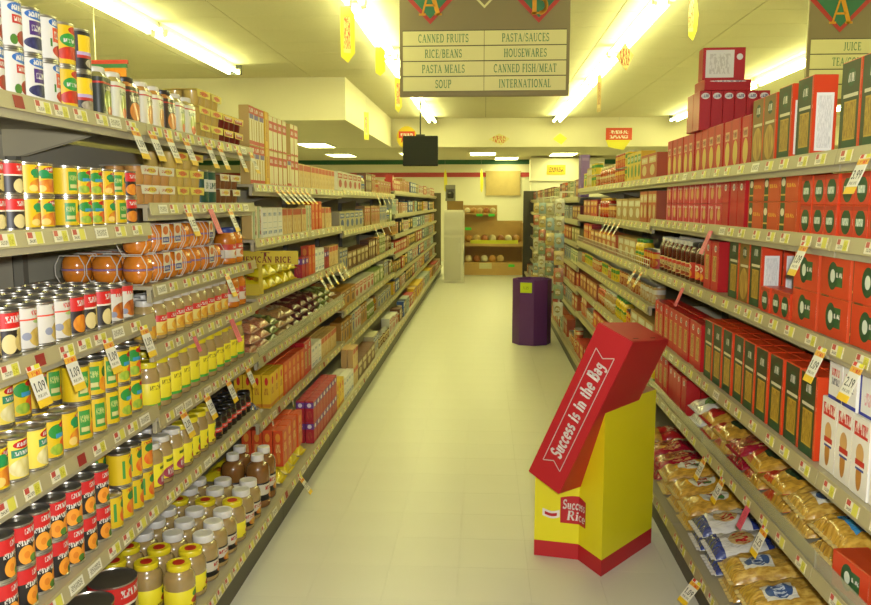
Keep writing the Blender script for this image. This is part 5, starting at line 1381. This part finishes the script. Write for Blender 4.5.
# bread rack
M_wood = mat('rack_wood', '#c09a58', .6, var=.12, vscale=7)
o = bpy.data.objects.new('bread_rack', None); C.objects.link(o); o.location = (.18, 18.2, 0)
wd_ = MB().box(-.68, .68, -.30, .30, 0, .28)
build('base', wd_, M_wood, o)
build('back_panel', MB().box(-.68, .1, .25, .30, .28, 1.55).box(.1, .68, .25, .30, .28, 1.2), M_wood, o)
build('side_panel', MB().box(-.70, -.66, -.3, .3, .0, 1.5), M_wood, o)
build('side_panel', MB().box(.66, .70, -.3, .3, .0, 1.15), M_wood, o)
build('shelf', MB().box(-.66, .66, -.30, .25, .68, .73), M_wood, o)
build('shelf', MB().box(-.66, .10, -.05, .25, 1.34, 1.37), M_wood, o)
build('price_strip', MB().box(-.5, .56, -.312, -.302, .70, .78), mat('strip_lime', '#c8c81a', .5), o)
build('ledge', MB().box(-.66, .66, -.33, -.30, .64, .70), M_wood, o)
for x, z, m in ((-.3, 1.30, 'sticker_green'), (-.03, 1.30, 'sticker_green'), (.42, .18, 'sticker_green'), (-.55, 1.0, 'sticker_green')):
    build('price_sticker', MB().box(x - .07, x + .07, -.062 if z > 1.2 else -.304, -.051 if z > 1.2 else -.3005, z, z + .06), mat('sticker_green', '#4ac83a', .5), o)
build('notice', MB().box(-.3, -.02, -.304, -.3005, .14, .27), M_plate, o)
o['label'] = 'wooden bread rack against the back wall'; o['category'] = 'rack'
rg = random.Random(5)
def loaf(x, y, z, s, col, where):
    mb = MB()
    pr = [(0.01, 0), (.045, .005), (.06, .03), (.055, .06), (.03, .08), (.006, .084)]
    mb.lathe(pr, 10); mb.v = [(a * s * 1.42, b * s * 1.3, c * s * 1.9) for a, b, c in mb.v]
    o = build('bread_loaf', mb, mat('bread_' + col.strip('#'), col, .5, coat=.3, var=.2, vscale=30), None, (x, y, z), (0, 0, rg.uniform(-.4, .4)), smooth=60)
    o['category'] = 'bread'; RECS.append((o, 'bagged loaf', where, None, None, x))
cols = ['#b8843a', '#c8a86a', '#a8622a', '#c8b88a', '#9a5a24', '#d0c49a']
for i in range(7): loaf(-.36 + i * .178, 18.02, .7315, .95, cols[i % 6], 'bread rack middle shelf')
for i in range(7): loaf(-.36 + i * .178, 18.24, .7315, .98, cols[(i + 2) % 6], 'bread rack middle shelf rear')
for i in range(5): loaf(-.36 + i * .178, 18.02, .2815, .98, cols[(i + 3) % 6], 'bread rack lower shelf')
for i in range(5): loaf(-.40 + i * .145, 18.3, 1.3715, .78, cols[(i + 5) % 6], 'bread rack top shelf')
# notice board and header of the cold case on the back wall
o = build('notice_board', MB().box(.02, .95, Y1 - .045, Y1 - .021, 1.82, 2.44).box(0, .97, Y1 - .05, Y1 - .03, 1.80, 1.83).box(0, .97, Y1 - .05, Y1 - .03, 2.43, 2.46), mat('tan_board', '#b49b62', .7, var=.1, vscale=9)); o['label'] = 'tan notice board on the back wall'; o['category'] = 'board'
o = bpy.data.objects.new('case_header', None); C.objects.link(o); o.location = (1.75, 20.6, 0)
build('header', MB().box(-.62, 1.2, -.3, .3, 2.15, 2.70), M_wall, o)
build('body', MB().box(-.6, 1.2, -.25, .3, 0, 2.15), M_wcab, o)
sg = build('sign_panel', MB().box(-.22, .24, -.315, -.3, 2.30, 2.54), pm('hdr_sign', '#c8a41e', [('t', 0, .5, .8, .26, '#4a3a14', 6)], .5), o)
o['label'] = 'pale refrigerated case with yellow sign at the back right'; o['category'] = 'case'
# purple panel and clear bag strip at the near end of the farther right bays
pm('purple_panel', '#7a5f98', [('r', .0, .9, .8, .04, '#8f78a8')], .5)
o = build('purple_carton', MB().box(-.045, .045, -.04, .04, 0, .43).box(-.047, .047, -.042, .042, .40, .415), MATS['purple_panel'], None, (1.02, 8.45, 1.662), (0, 0, .2)); o['label'] = 'slim lilac carton standing on top of right shelving'; o['category'] = 'box'
# clip strips of pale snack packets hanging at the far right bays
pcol = ['#b4b09a', '#9a9470', '#7f9290', '#b09a58', '#9a543a', '#6f7e60']
pk = []
for i, cc in enumerate(pcol):
    q = MB(); nx = 6
    for a_ in range(2):
        for j in range(nx + 1):
            for i2 in range(nx + 1):
                u, v = -1 + 2 * i2 / nx, -1 + 2 * j / nx
                q.v.append((u * .055, (-.018 if a_ == 0 else .018) * (1 - abs(u) ** 2.5) * (1 - abs(v) ** 3), v * .075))
    st_ = (nx + 1) ** 2
    for j in range(nx):
        for i2 in range(nx):
            a0_ = j * (nx + 1) + i2; f = (a0_, a0_ + 1, a0_ + nx + 2, a0_ + nx + 1)
            q.face(f, 0, [(i2 / nx, j / nx), ((i2 + 1) / nx, j / nx), ((i2 + 1) / nx, (j + 1) / nx), (i2 / nx, (j + 1) / nx)]); q.face([st_ + k_ for k_ in f][::-1])
    pk.append(q.mesh('packet', pm('packet_%d' % i, cc, [('e', 0, .5, .6, .25, '#8a7a4a'), ('t', 0, .5, .5, .1, '#d0ccb8', 5)], .5, rough=.25, coat=.9, crinkle=.5), smooth=60))
for n_, (yy, ztop) in enumerate(((8.42, 1.66), (9.64, 1.62), (10.9, 1.62), (12.1, 1.62))):
    o = bpy.data.objects.new('clip_strip', None); C.objects.link(o); o.location = (.775, yy, ztop); o.rotation_euler = (0, 0, -.5)
    build('strip', MB().box(-.012, .012, .021, .023, -1.28, .06).box(-.008, .14, .021, .023, .045, .06), mat('strip_plastic', '#c8c4b0', .3), o)
    for i in range(7): obj('packet', pk[(i + n_) % 6], o, (0, 0, -.09 - i * .18))
    o['label'] = '%s hanging strip of snack packets at the far right shelves' % ordinal(n_ + 1); o['category'] = 'clip strip'; o['group'] = 'clip strips of snack packets'
RECS.sort(key=lambda r: r[5])

# ------------------------------------------------------------------ labels: which one it is
cnt, tot = {}, {}
def in_picture(p):
    v = Vector(p) - Vector((0, 0, CAM_H)); zc = az.dot(v)
    if zc < .1: return False
    px, py = W_PX / 2 + F_PX * ax.dot(v) / zc, H_PX / 2 + F_PX * ay.dot(v) / zc
    return -6 < px < W_PX + 6 and -14 < py < H_PX + 14
KEYS = []
for o, desc, where, row, layer, y in RECS:
    k = (desc, where, row, layer, in_picture(o.location + Vector((0, 0, .05)))); KEYS.append(k); tot[k] = tot.get(k, 0) + 1
for (o, desc, where, row, layer, y), k in zip(RECS, KEYS):
    cnt[k] = cnt.get(k, 0) + 1
    bits = [desc]
    if not k[4]: bits.append(ordinal(tot[k] - cnt[k] + 1) + ' beyond picture edge')
    elif tot[k] > 1: bits.append(ordinal(cnt[k]) + (' from left' if 'bread' in where else ' from camera'))
    if layer: bits.append(layer.replace(' ', '-'))
    if row: bits.append(row.replace(' ', '-'))
    if where: bits.append(where)
    o['label'] = ', '.join(bits)
    if tot[k] > 1 or where: o['group'] = (desc + ' on ' + where) if where else desc
